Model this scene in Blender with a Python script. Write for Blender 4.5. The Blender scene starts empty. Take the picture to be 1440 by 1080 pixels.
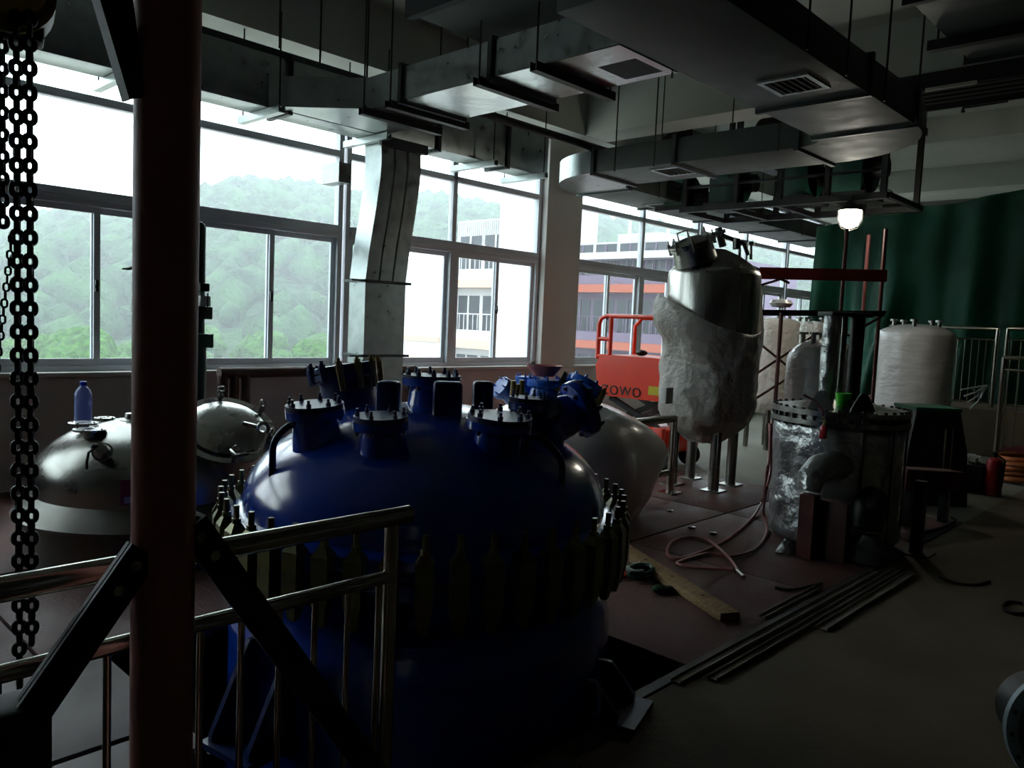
import bpy, bmesh, math, random
from mathutils import Vector, Matrix, noise
random.seed(7)
C = bpy.context.scene.collection
scene = bpy.context.scene
PI = math.pi

# ---------------------------------------------------------------- camera (1440 x 1080 frame, 27 mm phone lens)
FOC, EYE = 1110.0, 1.5
_s, _h0 = 0.044, -87.0
_up = Vector((_s, -1.0, _h0 / FOC)).normalized()
_d1 = Vector((1060.0, _h0 + _s * 1060.0, FOC)).normalized()
_d2 = _up.cross(_d1)
def w_(c): return Vector((_d1.dot(c), _d2.dot(c), _up.dot(c)))
cam = bpy.data.objects.new('camera', bpy.data.cameras.new('camera'))
C.objects.link(cam); scene.camera = cam
cam.data.sensor_width = 36.0; cam.data.lens = FOC / 1440 * 36.0
cam.data.clip_start = 0.05; cam.data.clip_end = 2000
_cx, _cy, _cz = w_(Vector((1, 0, 0))), w_(Vector((0, -1, 0))), w_(Vector((0, 0, -1)))
cam.matrix_world = Matrix(((_cx.x, _cy.x, _cz.x, 0), (_cx.y, _cy.y, _cz.y, 0), (_cx.z, _cy.z, _cz.z, EYE), (0, 0, 0, 1)))

# ---------------------------------------------------------------- overcast sky, exposure
world = bpy.data.worlds.new('overcast_sky'); scene.world = world; world.use_nodes = True
_n = world.node_tree.nodes; _l = world.node_tree.links
_bg = _n['Background']
_tc = _n.new('ShaderNodeTexCoord'); _sp = _n.new('ShaderNodeSeparateXYZ'); _rp = _n.new('ShaderNodeValToRGB')
_l.new(_tc.outputs['Generated'], _sp.inputs[0]); _l.new(_sp.outputs['Z'], _rp.inputs[0]); _l.new(_rp.outputs[0], _bg.inputs[0])
_rp.color_ramp.elements[0].position = 0.0; _rp.color_ramp.elements[0].color = (0.84, 0.94, 1.0, 1)
_rp.color_ramp.elements[1].position = 0.7; _rp.color_ramp.elements[1].color = (0.86, 0.94, 1.0, 1)
_bg.inputs[1].default_value = 6.2
scene.view_settings.view_transform = 'Standard'; scene.view_settings.look = 'None'
scene.view_settings.gamma = 1.0; scene.view_settings.use_curve_mapping = False
scene.view_settings.exposure = 0.0
scene.cycles.use_denoising = True
scene.cycles.max_bounces = 8; scene.cycles.diffuse_bounces = 4; scene.cycles.glossy_bounces = 4
scene.cycles.transparent_max_bounces = 16; scene.cycles.transmission_bounces = 6; scene.cycles.volume_bounces = 1
scene.cycles.sample_clamp_indirect = 6.0; scene.cycles.caustics_reflective = False; scene.cycles.caustics_refractive = False

# ---------------------------------------------------------------- helpers
W = {}                                               # world position of every parent's origin
def lin(c):
    if isinstance(c, str): c = tuple(int(c[i:i + 2], 16) / 255 for i in (0, 2, 4))
    return tuple(v / 12.92 if v <= 0.04045 else ((v + 0.055) / 1.055) ** 2.4 for v in c)
MATS = {}
def mat(name, col, rough=0.5, metal=0.0, var=0.15, vscale=6.0, bump=0.0, bscale=20.0, coat=0.0, col2=None, stretch=None,
        alpha=1.0, trans=0.0, emit=0.0, spec=0.5, bdist=0.02, rvar=0.0):
    m = bpy.data.materials.new(name); m.use_nodes = True; MATS[name] = m
    t = m.node_tree; n = t.nodes; l = t.links; p = n['Principled BSDF']
    c = lin(col); c2 = lin(col2) if col2 else tuple(v * (1 - var) for v in c)
    p.inputs['Roughness'].default_value = rough; p.inputs['Metallic'].default_value = metal
    p.inputs['Coat Weight'].default_value = coat; p.inputs['Coat Roughness'].default_value = 0.12
    p.inputs['Alpha'].default_value = alpha; p.inputs['Transmission Weight'].default_value = trans
    p.inputs['Specular IOR Level'].default_value = spec
    tc = n.new('ShaderNodeTexCoord'); mp = n.new('ShaderNodeMapping'); l.new(tc.outputs['Object'], mp.inputs[0])
    if stretch: mp.inputs['Scale'].default_value = stretch
    nz = n.new('ShaderNodeTexNoise'); nz.inputs['Scale'].default_value = vscale; nz.inputs['Detail'].default_value = 4
    l.new(mp.outputs[0], nz.inputs[0])
    r = n.new('ShaderNodeValToRGB'); r.color_ramp.elements[0].position = 0.35; r.color_ramp.elements[1].position = 0.65
    r.color_ramp.elements[0].color = (*c2, 1); r.color_ramp.elements[1].color = (*c, 1)
    l.new(nz.outputs[0], r.inputs[0]); l.new(r.outputs[0], p.inputs['Base Color'])
    if rvar:
        mr = n.new('ShaderNodeMapRange'); mr.inputs[1].default_value = 0.3; mr.inputs[2].default_value = 0.7
        mr.inputs[3].default_value = max(0.02, rough - rvar); mr.inputs[4].default_value = min(1, rough + rvar)
        l.new(nz.outputs[0], mr.inputs[0]); l.new(mr.outputs[0], p.inputs['Roughness'])
    if bump:
        b = n.new('ShaderNodeTexNoise'); b.inputs['Scale'].default_value = bscale; b.inputs['Detail'].default_value = 5
        bn = n.new('ShaderNodeBump'); bn.inputs['Strength'].default_value = bump; bn.inputs['Distance'].default_value = bdist
        l.new(mp.outputs[0], b.inputs[0]); l.new(b.outputs[0], bn.inputs['Height']); l.new(bn.outputs[0], p.inputs['Normal'])
    if emit:
        p.inputs['Emission Color'].default_value = (*c, 1); p.inputs['Emission Strength'].default_value = emit
    return m

class B:
    """collects shapes in world coordinates into one mesh"""
    def __init__(s): s.bm = bmesh.new()
    def _v(s, co, M=None): return [s.bm.verts.new(M @ Vector(c) if M else Vector(c)) for c in co]
    def box(s, x0, y0, z0, x1, y1, z1, bev=0.0, M=None):
        vs = s._v([(x, y, z) for x in (x0, x1) for y in (y0, y1) for z in (z0, z1)], M)
        fs = [s.bm.faces.new([vs[i] for i in q]) for q in ((0, 1, 3, 2), (4, 6, 7, 5), (0, 4, 5, 1), (2, 3, 7, 6), (0, 2, 6, 4), (1, 5, 7, 3))]
        if bev:
            es = list({e for f in fs for e in f.edges})
            bmesh.ops.bevel(s.bm, geom=es, offset=bev, segments=2, affect='EDGES', profile=0.5)
        return s
    def frame(s, p0, p1, up=(0, 0, 1)):
        z = (Vector(p1) - Vector(p0)); L = z.length; z = z / L; u = Vector(up)
        if abs(z.dot(u)) > 0.98: u = Vector((1, 0, 0))
        x = u.cross(z).normalized(); y = z.cross(x)
        p = Vector(p0)
        return Matrix(((x.x, y.x, z.x, p.x), (x.y, y.y, z.y, p.y), (x.z, y.z, z.z, p.z), (0, 0, 0, 1))), L
    def beam(s, p0, p1, w, h, up=(0, 0, 1), bev=0.0):
        M, L = s.frame(p0, p1, up); return s.box(-w / 2, -h / 2, 0, w / 2, h / 2, L, bev, M)
    def angle(s, p0, p1, w, t, up=(0, 0, 1)):            # L-section steel
        M, L = s.frame(p0, p1, up); s.box(-w / 2, -w / 2, 0, w / 2, -w / 2 + t, L, 0, M); return s.box(-w / 2, -w / 2 + t, 0, -w / 2 + t, w / 2, L, 0, M)
    def channel(s, p0, p1, w, h, t, up=(0, 0, 1)):       # U-section steel
        M, L = s.frame(p0, p1, up)
        s.box(-w / 2, -h / 2, 0, w / 2, -h / 2 + t, L, 0, M); s.box(-w / 2, -h / 2 + t, 0, -w / 2 + t, h / 2, L, 0, M)
        return s.box(w / 2 - t, -h / 2 + t, 0, w / 2, h / 2, L, 0, M)
    def lathe(s, prof, n=32, M=None, a0=0, a1=2 * PI, fn=None, caps=True):
        full = abs(a1 - a0 - 2 * PI) < 1e-6; k = n if full else n + 1; rings = []
        for (r, z) in prof:
            ring = []
            for i in range(k):
                a = a0 + (a1 - a0) * i / n; rr, zz = (r, z) if fn is None else fn(r, z, a)
                c = Vector((rr * math.cos(a), rr * math.sin(a), zz)); ring.append(s.bm.verts.new(M @ c if M else c))
            rings.append(ring)
        for j in range(len(rings) - 1):
            for i in range(n):
                q = [rings[j][i], rings[j][(i + 1) % k], rings[j + 1][(i + 1) % k], rings[j + 1][i]]
                try: s.bm.faces.new(q)
                except ValueError: pass
        if caps and full:
            if prof[0][0] > 1e-6: s.bm.faces.new(list(reversed(rings[0])))
            if prof[-1][0] > 1e-6: s.bm.faces.new(rings[-1])
        return s
    def cyl(s, p0, p1, r, r2=None, n=16):
        M, L = s.frame(p0, p1); return s.lathe([(r, 0), (r if r2 is None else r2, L)], n, M)
    def tube(s, pts, r, n=8, closed=False, flat=1.0):
        P = [Vector(p) for p in pts]; k = len(P); rings = []; prev = None
        for i, p in enumerate(P):
            a = P[(i - 1) % k] if (closed or i > 0) else P[i]; b = P[(i + 1) % k] if (closed or i < k - 1) else P[i]
            t = (b - a).normalized()
            if prev is None:
                u = Vector((0, 0, 1)) if abs(t.z) < 0.9 else Vector((1, 0, 0)); x = u.cross(t).normalized()
            else: x = (prev - t * prev.dot(t)).normalized()
            prev = x; y = t.cross(x)
            rr = r[i] if isinstance(r, (list, tuple)) else r
            rings.append([s.bm.verts.new(p + x * rr * math.cos(2 * PI * j / n) + y * rr * flat * math.sin(2 * PI * j / n)) for j in range(n)])
        m = k if closed else k - 1
        for i in range(m):
            A, Bq = rings[i], rings[(i + 1) % k]
            for j in range(n): s.bm.faces.new([A[j], A[(j + 1) % n], Bq[(j + 1) % n], Bq[j]])
        if not closed: s.bm.faces.new(list(reversed(rings[0]))); s.bm.faces.new(rings[-1])
        return s
    def torus(s, c, R, r, axis=(0, 0, 1), n=24, m=8):
        M, _ = s.frame(c, Vector(c) + Vector(axis)); return s.tube([M @ Vector((R * math.cos(2 * PI * i / n), R * math.sin(2 * PI * i / n), 0)) for i in range(n)], r, m, True)
    def ball(s, c, r, sc=(1, 1, 1), sub=2):
        M = Matrix.Translation(c) @ Matrix.Diagonal((r * sc[0], r * sc[1], r * sc[2], 1)); bmesh.ops.create_icosphere(s.bm, subdivisions=sub, radius=1, matrix=M); return s
    def prism(s, poly, M, d):                            # 2-D outline extruded by d along M's z
        a = s._v([(x, y, 0) for x, y in poly], M); b = s._v([(x, y, d) for x, y in poly], M); k = len(poly)
        s.bm.faces.new(list(reversed(a))); s.bm.faces.new(b)
        for i in range(k): s.bm.faces.new([a[i], a[(i + 1) % k], b[(i + 1) % k], b[i]])
        return s
    def loft(s, rings):
        R = [s._v(r) for r in rings]; k = len(R[0])
        s.bm.faces.new(list(reversed(R[0]))); s.bm.faces.new(R[-1])
        for A, Bq in zip(R, R[1:]):
            for i in range(k): s.bm.faces.new([A[i], A[(i + 1) % k], Bq[(i + 1) % k], Bq[i]])
        return s
    def grid(s, nx, ny, fn, thick=0.0):
        g = [[s.bm.verts.new(fn(i / nx, j / ny)) for i in range(nx + 1)] for j in range(ny + 1)]
        fs = [s.bm.faces.new([g[j][i], g[j][i + 1], g[j + 1][i + 1], g[j + 1][i]]) for j in range(ny) for i in range(nx)]
        if thick: bmesh.ops.solidify(s.bm, geom=fs, thickness=thick)
        return s
    def done(s, name, m, parent=None, sharp=38, label=None):
        bm = s.bm; bmesh.ops.recalc_face_normals(bm, faces=bm.faces[:])
        th = math.radians(sharp)
        for f in bm.faces: f.smooth = True
        for e in bm.edges:
            if len(e.link_faces) == 2: e.smooth = e.calc_face_angle(0) < th
        if parent is not None: o = W[parent.name]
        else:
            xs = [v.co for v in bm.verts]; lo = [min(v[i] for v in xs) for i in range(3)]; hi = [max(v[i] for v in xs) for i in range(3)]
            o = Vector(((lo[0] + hi[0]) / 2, (lo[1] + hi[1]) / 2, lo[2]))
        bmesh.ops.translate(bm, verts=bm.verts[:], vec=-o)
        me = bpy.data.meshes.new(name); bm.to_mesh(me); bm.free(); me.materials.append(MATS[m])
        ob = bpy.data.objects.new(name, me); C.objects.link(ob)
        if parent is not None: ob.parent = parent
        else: ob.location = o
        W[ob.name] = o.copy()
        if label: ob['label'] = label
        return ob

def thing(name, label, cat, loc, group=None):
    o = bpy.data.objects.new(name, None); C.objects.link(o); o.location = loc; o.empty_display_size = 0.05
    W[o.name] = Vector(loc); o['label'] = label; o['category'] = cat
    if group: o['group'] = group
    return o
def tag(o, label, cat, group=None, kind=None):
    o['label'] = label; o['category'] = cat
    if group: o['group'] = group
    if kind: o['kind'] = kind
    return o
def struct(o, label=None):
    o['kind'] = 'structure'
    if label: o['label'] = label
    return o
def sroot(name, loc, label=None):
    o = bpy.data.objects.new(name, None); C.objects.link(o); o.location = loc; W[o.name] = Vector(loc); o.empty_display_size = 0.05
    return struct(o, label)
def inst(src, name, parent, loc, rot=(0, 0, 0), scale=None):   # another piece sharing src's mesh
    c = src.copy(); c.name = name; C.objects.link(c); c.parent = parent
    c.location = Vector(loc) - (W[parent.name] if parent else Vector((0, 0, 0))); c.rotation_euler = rot
    if scale: c.scale = scale
    return c
def dup(root, loc, rz, label, group=None):
    r = root.copy(); C.objects.link(r); r.location = loc; r.rotation_euler = (0, 0, rz); r['label'] = label
    if group: r['group'] = group
    for ch in list(root.children):
        c = ch.copy(); C.objects.link(c); c.parent = r
        for g in ch.children:
            d = g.copy(); C.objects.link(d); d.parent = c
    return r
def arc(c, r, a0, a1, n, z=0.0): return [(c[0] + r * math.cos(a0 + (a1 - a0) * i / n), c[1] + r * math.sin(a0 + (a1 - a0) * i / n)) for i in range(n + 1)]
def fr(p, d, up=(0, 0, 1)):                           # matrix at p whose z axis points along d
    b = B(); M, _ = b.frame(p, Vector(p) + Vector(d), up); b.bm.free(); return M
# surveyed points: bearing measured in the photograph, then a known height, wall plane or distance gives the place in metres
def ray(px, py): return w_(Vector(((px - 720) / FOC, (py - 540) / FOC, 1.0)))
_E = Vector((0, 0, EYE))
def PZ(px, py, z): r = ray(px, py); return _E + r * ((z - EYE) / r.z)
def PU(px, py, u): r = ray(px, py); return _E + r * (u / r.x)
def PV(px, py, v): r = ray(px, py); return _E + r * (v / r.y)
def PD(px, py, d): return _E + ray(px, py) * d

# ---------------------------------------------------------------- materials
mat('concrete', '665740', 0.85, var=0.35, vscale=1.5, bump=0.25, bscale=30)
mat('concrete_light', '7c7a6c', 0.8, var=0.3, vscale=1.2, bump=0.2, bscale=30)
mat('red_oxide_plate', '62403a', 0.6, var=0.35, vscale=2.5, bump=0.2, bscale=40, rvar=0.15)
mat('checker_plate', '625855', 0.55, 0.2, var=0.3, vscale=3.0)
mat('wall_paint', 'cfcdc8', 0.85, var=0.08, vscale=1.0)
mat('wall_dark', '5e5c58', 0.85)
mat('wall_lower', 'c4c0bf', 0.85, var=0.12, vscale=1.2)
mat('ceiling_paint', 'b4b8b0', 0.9, var=0.1, vscale=0.8)
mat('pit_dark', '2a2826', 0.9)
mat('window_aluminium', 'ced4da', 0.4, 0.0, var=0.05)
mat('galvanised', 'a7b0ae', 0.34, 0.85, var=0.22, vscale=9.0, rvar=0.08, bump=0.03, bscale=3, bdist=0.05)
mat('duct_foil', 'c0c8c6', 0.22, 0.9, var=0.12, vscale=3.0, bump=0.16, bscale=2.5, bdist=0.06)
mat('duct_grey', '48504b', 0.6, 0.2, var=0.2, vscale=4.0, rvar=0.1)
mat('duct_flange', '4a5050', 0.5, 0.6)
mat('black_steel', '1c1c1c', 0.55, 0.2)
mat('dark_steel', '33322f', 0.5, 0.4)
mat('grille_dark', '101210', 0.7)
mat('stainless', 'bdbcb6', 0.27, 1.0, var=0.08, vscale=1.0, stretch=(9, 9, 0.4), rvar=0.07)
mat('stainless_dull', '9a9a94', 0.3, 1.0, var=0.2, vscale=2.5, rvar=0.08)
mat('bar_rusty', '807a6c', 0.65, 0.3, var=0.3, vscale=10)
mat('stainless_brushed', '8e8e88', 0.28, 1.0, var=0.12, vscale=3.0, rvar=0.06)
mat('stainless_grey', '6c6c66', 0.42, 0.9, var=0.3, vscale=4.0, rvar=0.08)
mat('rail_steel', 'b5b2a6', 0.18, 1.0, var=0.06)
mat('blue_enamel', '0b44b4', 0.2, 0.0, var=0.25, vscale=2.0, coat=0.6, bump=0.05, bscale=12, bdist=0.02)
mat('blue_backlit', '0e2c64', 0.42, 0.0, var=0.3, vscale=8.0, coat=0.1)  # vessel blue darkened: shade of the backlit fittings is in the colour
mat('blue_bright', '1a63c8', 0.3, 0.0, var=0.25, vscale=8.0, coat=0.3)
mat('zinc_clamp', '7d7a52', 0.38, 0.7, var=0.4, vscale=14.0)
mat('brass_clamp', 'a8935c', 0.35, 0.7, var=0.3, vscale=14.0)
mat('red_primer', '5a2420', 0.6, var=0.3, vscale=5.0)
mat('post_paint', 'b2726a', 0.5, var=0.15, vscale=4.0)
mat('red_plank', '962a1a', 0.6, var=0.3, vscale=4.0)
mat('brown_pipe', '4a2e26', 0.6, var=0.3)
mat('orange_paint', 'ee3a14', 0.4, var=0.12, vscale=2.0, coat=0.3)
mat('yellow_label', 'c8b81c', 0.5)
mat('white_label', 'd8d8d4', 0.5)
mat('red_label', 'a02c30', 0.5)
mat('black_paint', '141414', 0.5)
mat('rubber', '1a1a1a', 0.8)
mat('wrap_film', 'efeae0', 0.32, var=0.12, vscale=3.5, bump=0.8, bscale=11.0, bdist=0.05, coat=0.3)
mat('wrap_film_smooth', 'f2ece2', 0.3, var=0.1, vscale=3.0, bump=0.2, bscale=5.0, bdist=0.03, coat=0.4)
mat('wrap_film_white', 'cfcdca', 0.3, var=0.15, vscale=4.0, bump=0.4, bscale=8.0, bdist=0.03, coat=0.4, stretch=(1, 1, 3))
mat('foil', 'b4b6b4', 0.34, 0.85, var=0.15, vscale=4.0, bump=0.9, bscale=4.0, bdist=0.08)
mat('tarp_green', '0c5a44', 0.6, var=0.3, vscale=1.5, bump=0.15, bscale=6)
mat('green_paint', '14694a', 0.45, var=0.25, vscale=3.0)
mat('green_dark', '16463a', 0.45, var=0.25, vscale=3.0)
mat('wood_plank', 'a88a5c', 0.75, col2='7c6242', vscale=9.0, stretch=(1, 12, 12), bump=0.3, bscale=20)
mat('hose_pink', 'a0605c', 0.4, var=0.2)
mat('green_bucket', '46d020', 0.4, var=0.1)
mat('rope_green', '1d4a30', 0.9, var=0.5, vscale=30)
mat('bounce_yard', 'b0aca4', 0.9, var=0.2, vscale=0.3)  # pale tone of the added slab that bounces light upward
mat('rope_pale', '8a9a8c', 0.9)
mat('cloth_red', '5a1614', 0.9)
mat('extinguisher_red', 'a0141a', 0.35, coat=0.4)
mat('orange_cable', 'a8581c', 0.6, var=0.3, vscale=20)
mat('hoist_yellow', '8a7a14', 0.45, var=0.2)
mat('funnel_red', 'c07068', 0.5)
mat('bottle_pet', 'b4c6f8', 0.08, trans=0.0, alpha=0.6)
mat('bottle_cap', '1c3ae0', 0.4)
mat('cable_white', 'c8ccc8', 0.6)
mat('lamp_glow', 'fff8e4', 0.5, emit=22.0)
mat('pale_blue_flange', '86969c', 0.4, 0.3, var=0.15)
mat('leaf_near', '3c6426', 0.8, col2='1e3c16', vscale=2.0, bump=1.0, bscale=3, bdist=0.6, spec=0.2)
mat('leaf_far', '33522f', 0.9, col2='13241b', vscale=0.25, bump=1.0, bscale=1.2, bdist=1.2, spec=0.1)
mat('bark', '4a3a2a', 0.9)
mat('grass', '7a7c60', 0.95, col2='8c8670', vscale=0.08, spec=0.1)
mat('building_white', 'b4b2b4', 0.8, var=0.05)
mat('building_pink', '57495c', 0.8, var=0.08)
mat('building_orange', '8c4632', 0.8, var=0.1)
mat('building_peach', 'b89a84', 0.8, var=0.05)
mat('building_window', '20242c', 0.3, var=0.3, vscale=0.5)
def glass_mat():
    m = bpy.data.materials.new('window_glass'); m.use_nodes = True; MATS['window_glass'] = m; n = m.node_tree.nodes; l = m.node_tree.links
    n.remove(n['Principled BSDF']); tr = n.new('ShaderNodeBsdfTransparent'); gl = n.new('ShaderNodeBsdfGlossy'); mx = n.new('ShaderNodeMixShader'); f = n.new('ShaderNodeLayerWeight')
    pw = n.new('ShaderNodeMath'); pw.operation = 'POWER'; pw.inputs[1].default_value = 5.0; ma = n.new('ShaderNodeMath'); ma.operation = 'MULTIPLY_ADD'; ma.inputs[1].default_value = 0.9; ma.inputs[2].default_value = 0.03
    tr.inputs[0].default_value = (0.93, 0.97, 0.97, 1); gl.inputs['Roughness'].default_value = 0.02; f.inputs[0].default_value = 0.5
    l.new(f.outputs['Facing'], pw.inputs[0]); l.new(pw.outputs[0], ma.inputs[0]); l.new(ma.outputs[0], mx.inputs[0])
    l.new(tr.outputs[0], mx.inputs[1]); l.new(gl.outputs[0], mx.inputs[2]); l.new(mx.outputs[0], n['Material Output'].inputs[0])
glass_mat()
def haze_mat():
    m = bpy.data.materials.new('mist'); m.use_nodes = True; MATS['mist'] = m; n = m.node_tree.nodes; l = m.node_tree.links
    n.remove(n['Principled BSDF']); v = n.new('ShaderNodeVolumeScatter'); v.inputs['Density'].default_value = 0.0021; v.inputs['Color'].default_value = (0.93, 0.97, 1.0, 1); v.inputs['Anisotropy'].default_value = 0.3
    l.new(v.outputs[0], n['Material Output'].inputs['Volume'])
haze_mat()
# ================================================================ SETTING
# ---- floors (z = 0 is the working floor; a pit opens under the big blue vessel)
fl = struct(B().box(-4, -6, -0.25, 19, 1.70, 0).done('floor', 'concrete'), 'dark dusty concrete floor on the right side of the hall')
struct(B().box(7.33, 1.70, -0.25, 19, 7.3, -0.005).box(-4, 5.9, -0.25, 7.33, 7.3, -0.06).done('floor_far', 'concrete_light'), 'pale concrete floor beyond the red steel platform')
pl = struct(B().box(3.07, 1.74, -0.10, 7.31, 7.05, -0.035).box(-4, 3.6, -0.10, 3.07, 7.05, -0.035).box(-4, 2.52, -0.10, 1.22, 3.6, -0.035).done('floor_platform', 'black_steel'), 'red oxide steel platform the vessels stand on')
us = [3.07, 4.55, 5.95, 7.31]; vs = [1.75, 3.12, 4.6, 7.05]
for i in range(3):
    for j in range(3):
        g = 0.008; B().box(us[i] + g, vs[j] + g, -0.035, us[i + 1] - g, vs[j + 1] - g, random.uniform(-0.002, 0.002), 0.003).done('steel_plate', 'red_oxide_plate', pl)
for (a, b, c, d) in ((-4, 3.62, -1.2, 4.9), (-1.2, 3.62, 1.0, 4.9), (1.0, 3.62, 3.05, 4.9), (-4, 4.91, 0, 7.05), (0, 4.91, 3.05, 7.05)):
    B().box(a + 0.008, c * 0 + b + 0.008, -0.035, c - 0.008, d - 0.008, 0, 0.003).done('steel_plate', 'red_oxide_plate', pl)
for (a, b, c, d) in ((-4, 2.76, -0.6, 3.53), (-0.6, 2.76, 1.22, 3.53), (-4, 2.53, 1.22, 2.73)):
    B().box(a + 0.006, b, -0.035, c - 0.006, d, 0, 0.003).done('checker_plate', 'checker_plate', pl)
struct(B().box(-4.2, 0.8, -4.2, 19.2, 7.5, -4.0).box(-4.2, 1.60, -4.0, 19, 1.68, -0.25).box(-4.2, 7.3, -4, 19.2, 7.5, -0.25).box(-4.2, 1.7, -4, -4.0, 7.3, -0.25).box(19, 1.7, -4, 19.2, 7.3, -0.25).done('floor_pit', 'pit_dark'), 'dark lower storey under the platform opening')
# ---- steel channels along the platform edge
st = sroot('trim_1', (3, 1.66, 0), 'row of loose steel channels along the platform edge')
B().channel((1.25, 1.735, -0.03), (7.3, 1.735, -0.03), 0.07, 0.05, 0.008, (0, 1, 0)).done('steel_channel', 'dark_steel', st)
# ---- window wall
struct(B().box(-4, 7.05, -0.3, 19, 7.30, 0.90).done('wall_window_side', 'wall_lower'), 'grey parapet wall below the windows')
struct(B().box(-4, 6.99, 0.90, 19, 7.32, 0.935, 0.006).done('trim_2', 'wall_paint'), 'window sill ledge along the parapet')
struct(B().box(-4, 6.62, 3.95, 19, 7.30, 4.55).done('trim_3', 'ceiling_paint'), 'concrete ring beam over the windows')
for i, (a, b, lab) in enumerate(((0.80, 1.55, 'concrete column outside the left edge of the view'), (7.93, 8.66, 'pale grey concrete column between the window bays'))):
    struct(B().box(a, 7.02, 0.935, b, 7.31, 3.95, 0.012).box(a, 7.02, 0, b, 7.06, 0.9).done('column', 'wall_paint'), lab)
struct(B().box(-4, 7.05, 0.93, -2.45, 7.3, 3.96).done('wall_corner', 'wall_paint'), 'plain wall end left of the view')
struct(B().box(-4.2, -6.2, 4.55, 19.2, 7.3, 4.75).done('ceiling', 'ceiling_paint'))
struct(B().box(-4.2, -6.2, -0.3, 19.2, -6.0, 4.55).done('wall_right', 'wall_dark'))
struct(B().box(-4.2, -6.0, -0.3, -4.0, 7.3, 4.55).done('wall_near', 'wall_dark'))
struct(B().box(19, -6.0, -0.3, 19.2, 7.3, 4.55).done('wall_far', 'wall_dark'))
for a, b, z, lab in ((8.15, 8.6, 3.95, 'pale concrete cross beam meeting the window column'), (15.4, 15.9, 4.15, 'far concrete cross beam over the green tarpaulin'), (0.9, 1.3, 3.95, 'concrete cross beam above the viewer'), (11.9, 12.2, 4.2, 'shallow concrete beam between the two cross beams')):
    struct(B().box(a, -6, z, b, 6.62, 4.55, 0.01).done('ceiling_beam', 'ceiling_paint'), lab)

def window_bay(n, a, b, lab):
    w = sroot('window_%d' % n, ((a + b) / 2, 7.16, 0.935), lab); m = (a + b) / 2; q = (b - a) / 4; y0, y1 = 7.12, 7.20; z0, zm, zn, zb, zc, zt = 0.935, 2.30, 2.43, 3.13, 3.20, 3.95
    f = B()
    f.box(a, y0, z0, b, y1, z0 + 0.045); f.box(a, y0, zt - 0.05, b, y1, zt); f.box(a, y0, z0, a + 0.055, y1, zt); f.box(b - 0.055, y0, z0, b, y1, zt)
    f.done('window_frame', 'window_aluminium', w)
    B().box(a + 0.055, y0 - 0.01, zm, b - 0.055, y1, zn, 0.006).box(a + 0.055, y0 - 0.025, zm + 0.05, b - 0.055, y1, zm + 0.075).done('transom', 'window_aluminium', w)
    B().box(a + 0.055, y0, zb, b - 0.055, y1, zc, 0.006).done('transom', 'window_aluminium', w)
    B().box(m - 0.055, y0 - 0.01, z0 + 0.045, m + 0.055, y1, zm, 0.006).done('mullion', 'window_aluminium', w)
    B().box(m - 0.035, y0, zn, m + 0.035, y1, zt - 0.05, 0.006).done('mullion', 'window_aluminium', w)
    for (u0, u1, v, hx) in ((a + 0.055, a + q + 0.03, 7.135, 1), (a + q - 0.03, m - 0.055, 7.165, 0), (m + 0.055, b - q + 0.03, 7.135, 1), (b - q - 0.03, b - 0.055, 7.165, 0)):
        s = B(); s.box(u0, v, z0 + 0.045, u1, v + 0.03, z0 + 0.105); s.box(u0, v, zm - 0.05, u1, v + 0.03, zm); s.box(u0, v, z0 + 0.105, u0 + 0.05, v + 0.03, zm - 0.05); s.box(u1 - 0.05, v, z0 + 0.105, u1, v + 0.03, zm - 0.05)
        so = s.done('sash', 'window_aluminium', w)
        B().box(u0 + 0.04, v + 0.012, z0 + 0.095, u1 - 0.04, v + 0.018, zm - 0.04).done('pane', 'window_glass', so)
        if hx: B().box(u1 - 0.045, v - 0.03, 1.60, u1 - 0.02, v, 1.70, 0.004).box(u1 - 0.055, v - 0.045, 1.63, u1 - 0.03, v - 0.02, 1.66).done('latch', 'black_paint', so)
    for (u0, u1) in ((a + 0.05, m - 0.03), (m + 0.03, b - 0.05)):
        B().box(u0, 7.155, zn - 0.005, u1, 7.161, zb + 0.005).done('pane', 'window_glass', w)
        B().box(u0, 7.155, zc - 0.005, u1, 7.161, zt - 0.045).done('pane', 'window_glass', w)
for n, (a, b, lab) in enumerate(((1.6, 4.81, 'window bay behind the red-brown post, looking at the hill'), (4.85, 7.92, 'window bay between the upright duct and the column, looking at the white building'),
        (8.68, 11.95, 'window bay right of the column, looking at the pink building'), (12.0, 15.35, 'window bay behind the scaffold'), (-2.45, 0.78, 'window bay left of the view'), (15.4, 18.6, 'window bay at the far end half hidden by the green tarpaulin'))): window_bay(n + 1, a, b, lab)

# ================================================================ AIR DUCTS
def ring_flange(d, kind, c, lo, hi, t=0.03, w=0.04, m='duct_flange'):   # rectangular joint frame round a duct
    b = B()
    if kind == 'u':
        (v0, z0), (v1, z1) = lo, hi
        b.box(c - w / 2, v0 - t, z0 - t, c + w / 2, v1 + t, z0); b.box(c - w / 2, v0 - t, z1, c + w / 2, v1 + t, z1 + t); b.box(c - w / 2, v0 - t, z0, c + w / 2, v0, z1); b.box(c - w / 2, v1, z0, c + w / 2, v1 + t, z1)
    else:
        (u0, z0), (u1, z1) = lo, hi
        b.box(u0 - t, c - w / 2, z0 - t, u1 + t, c + w / 2, z0); b.box(u0 - t, c - w / 2, z1, u1 + t, c + w / 2, z1 + t); b.box(u0 - t, c - w / 2, z0, u0, c + w / 2, z1); b.box(u1, c - w / 2, z0, u1 + t, c + w / 2, z1)
    return b.done('joint_flange', m, d)
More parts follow.
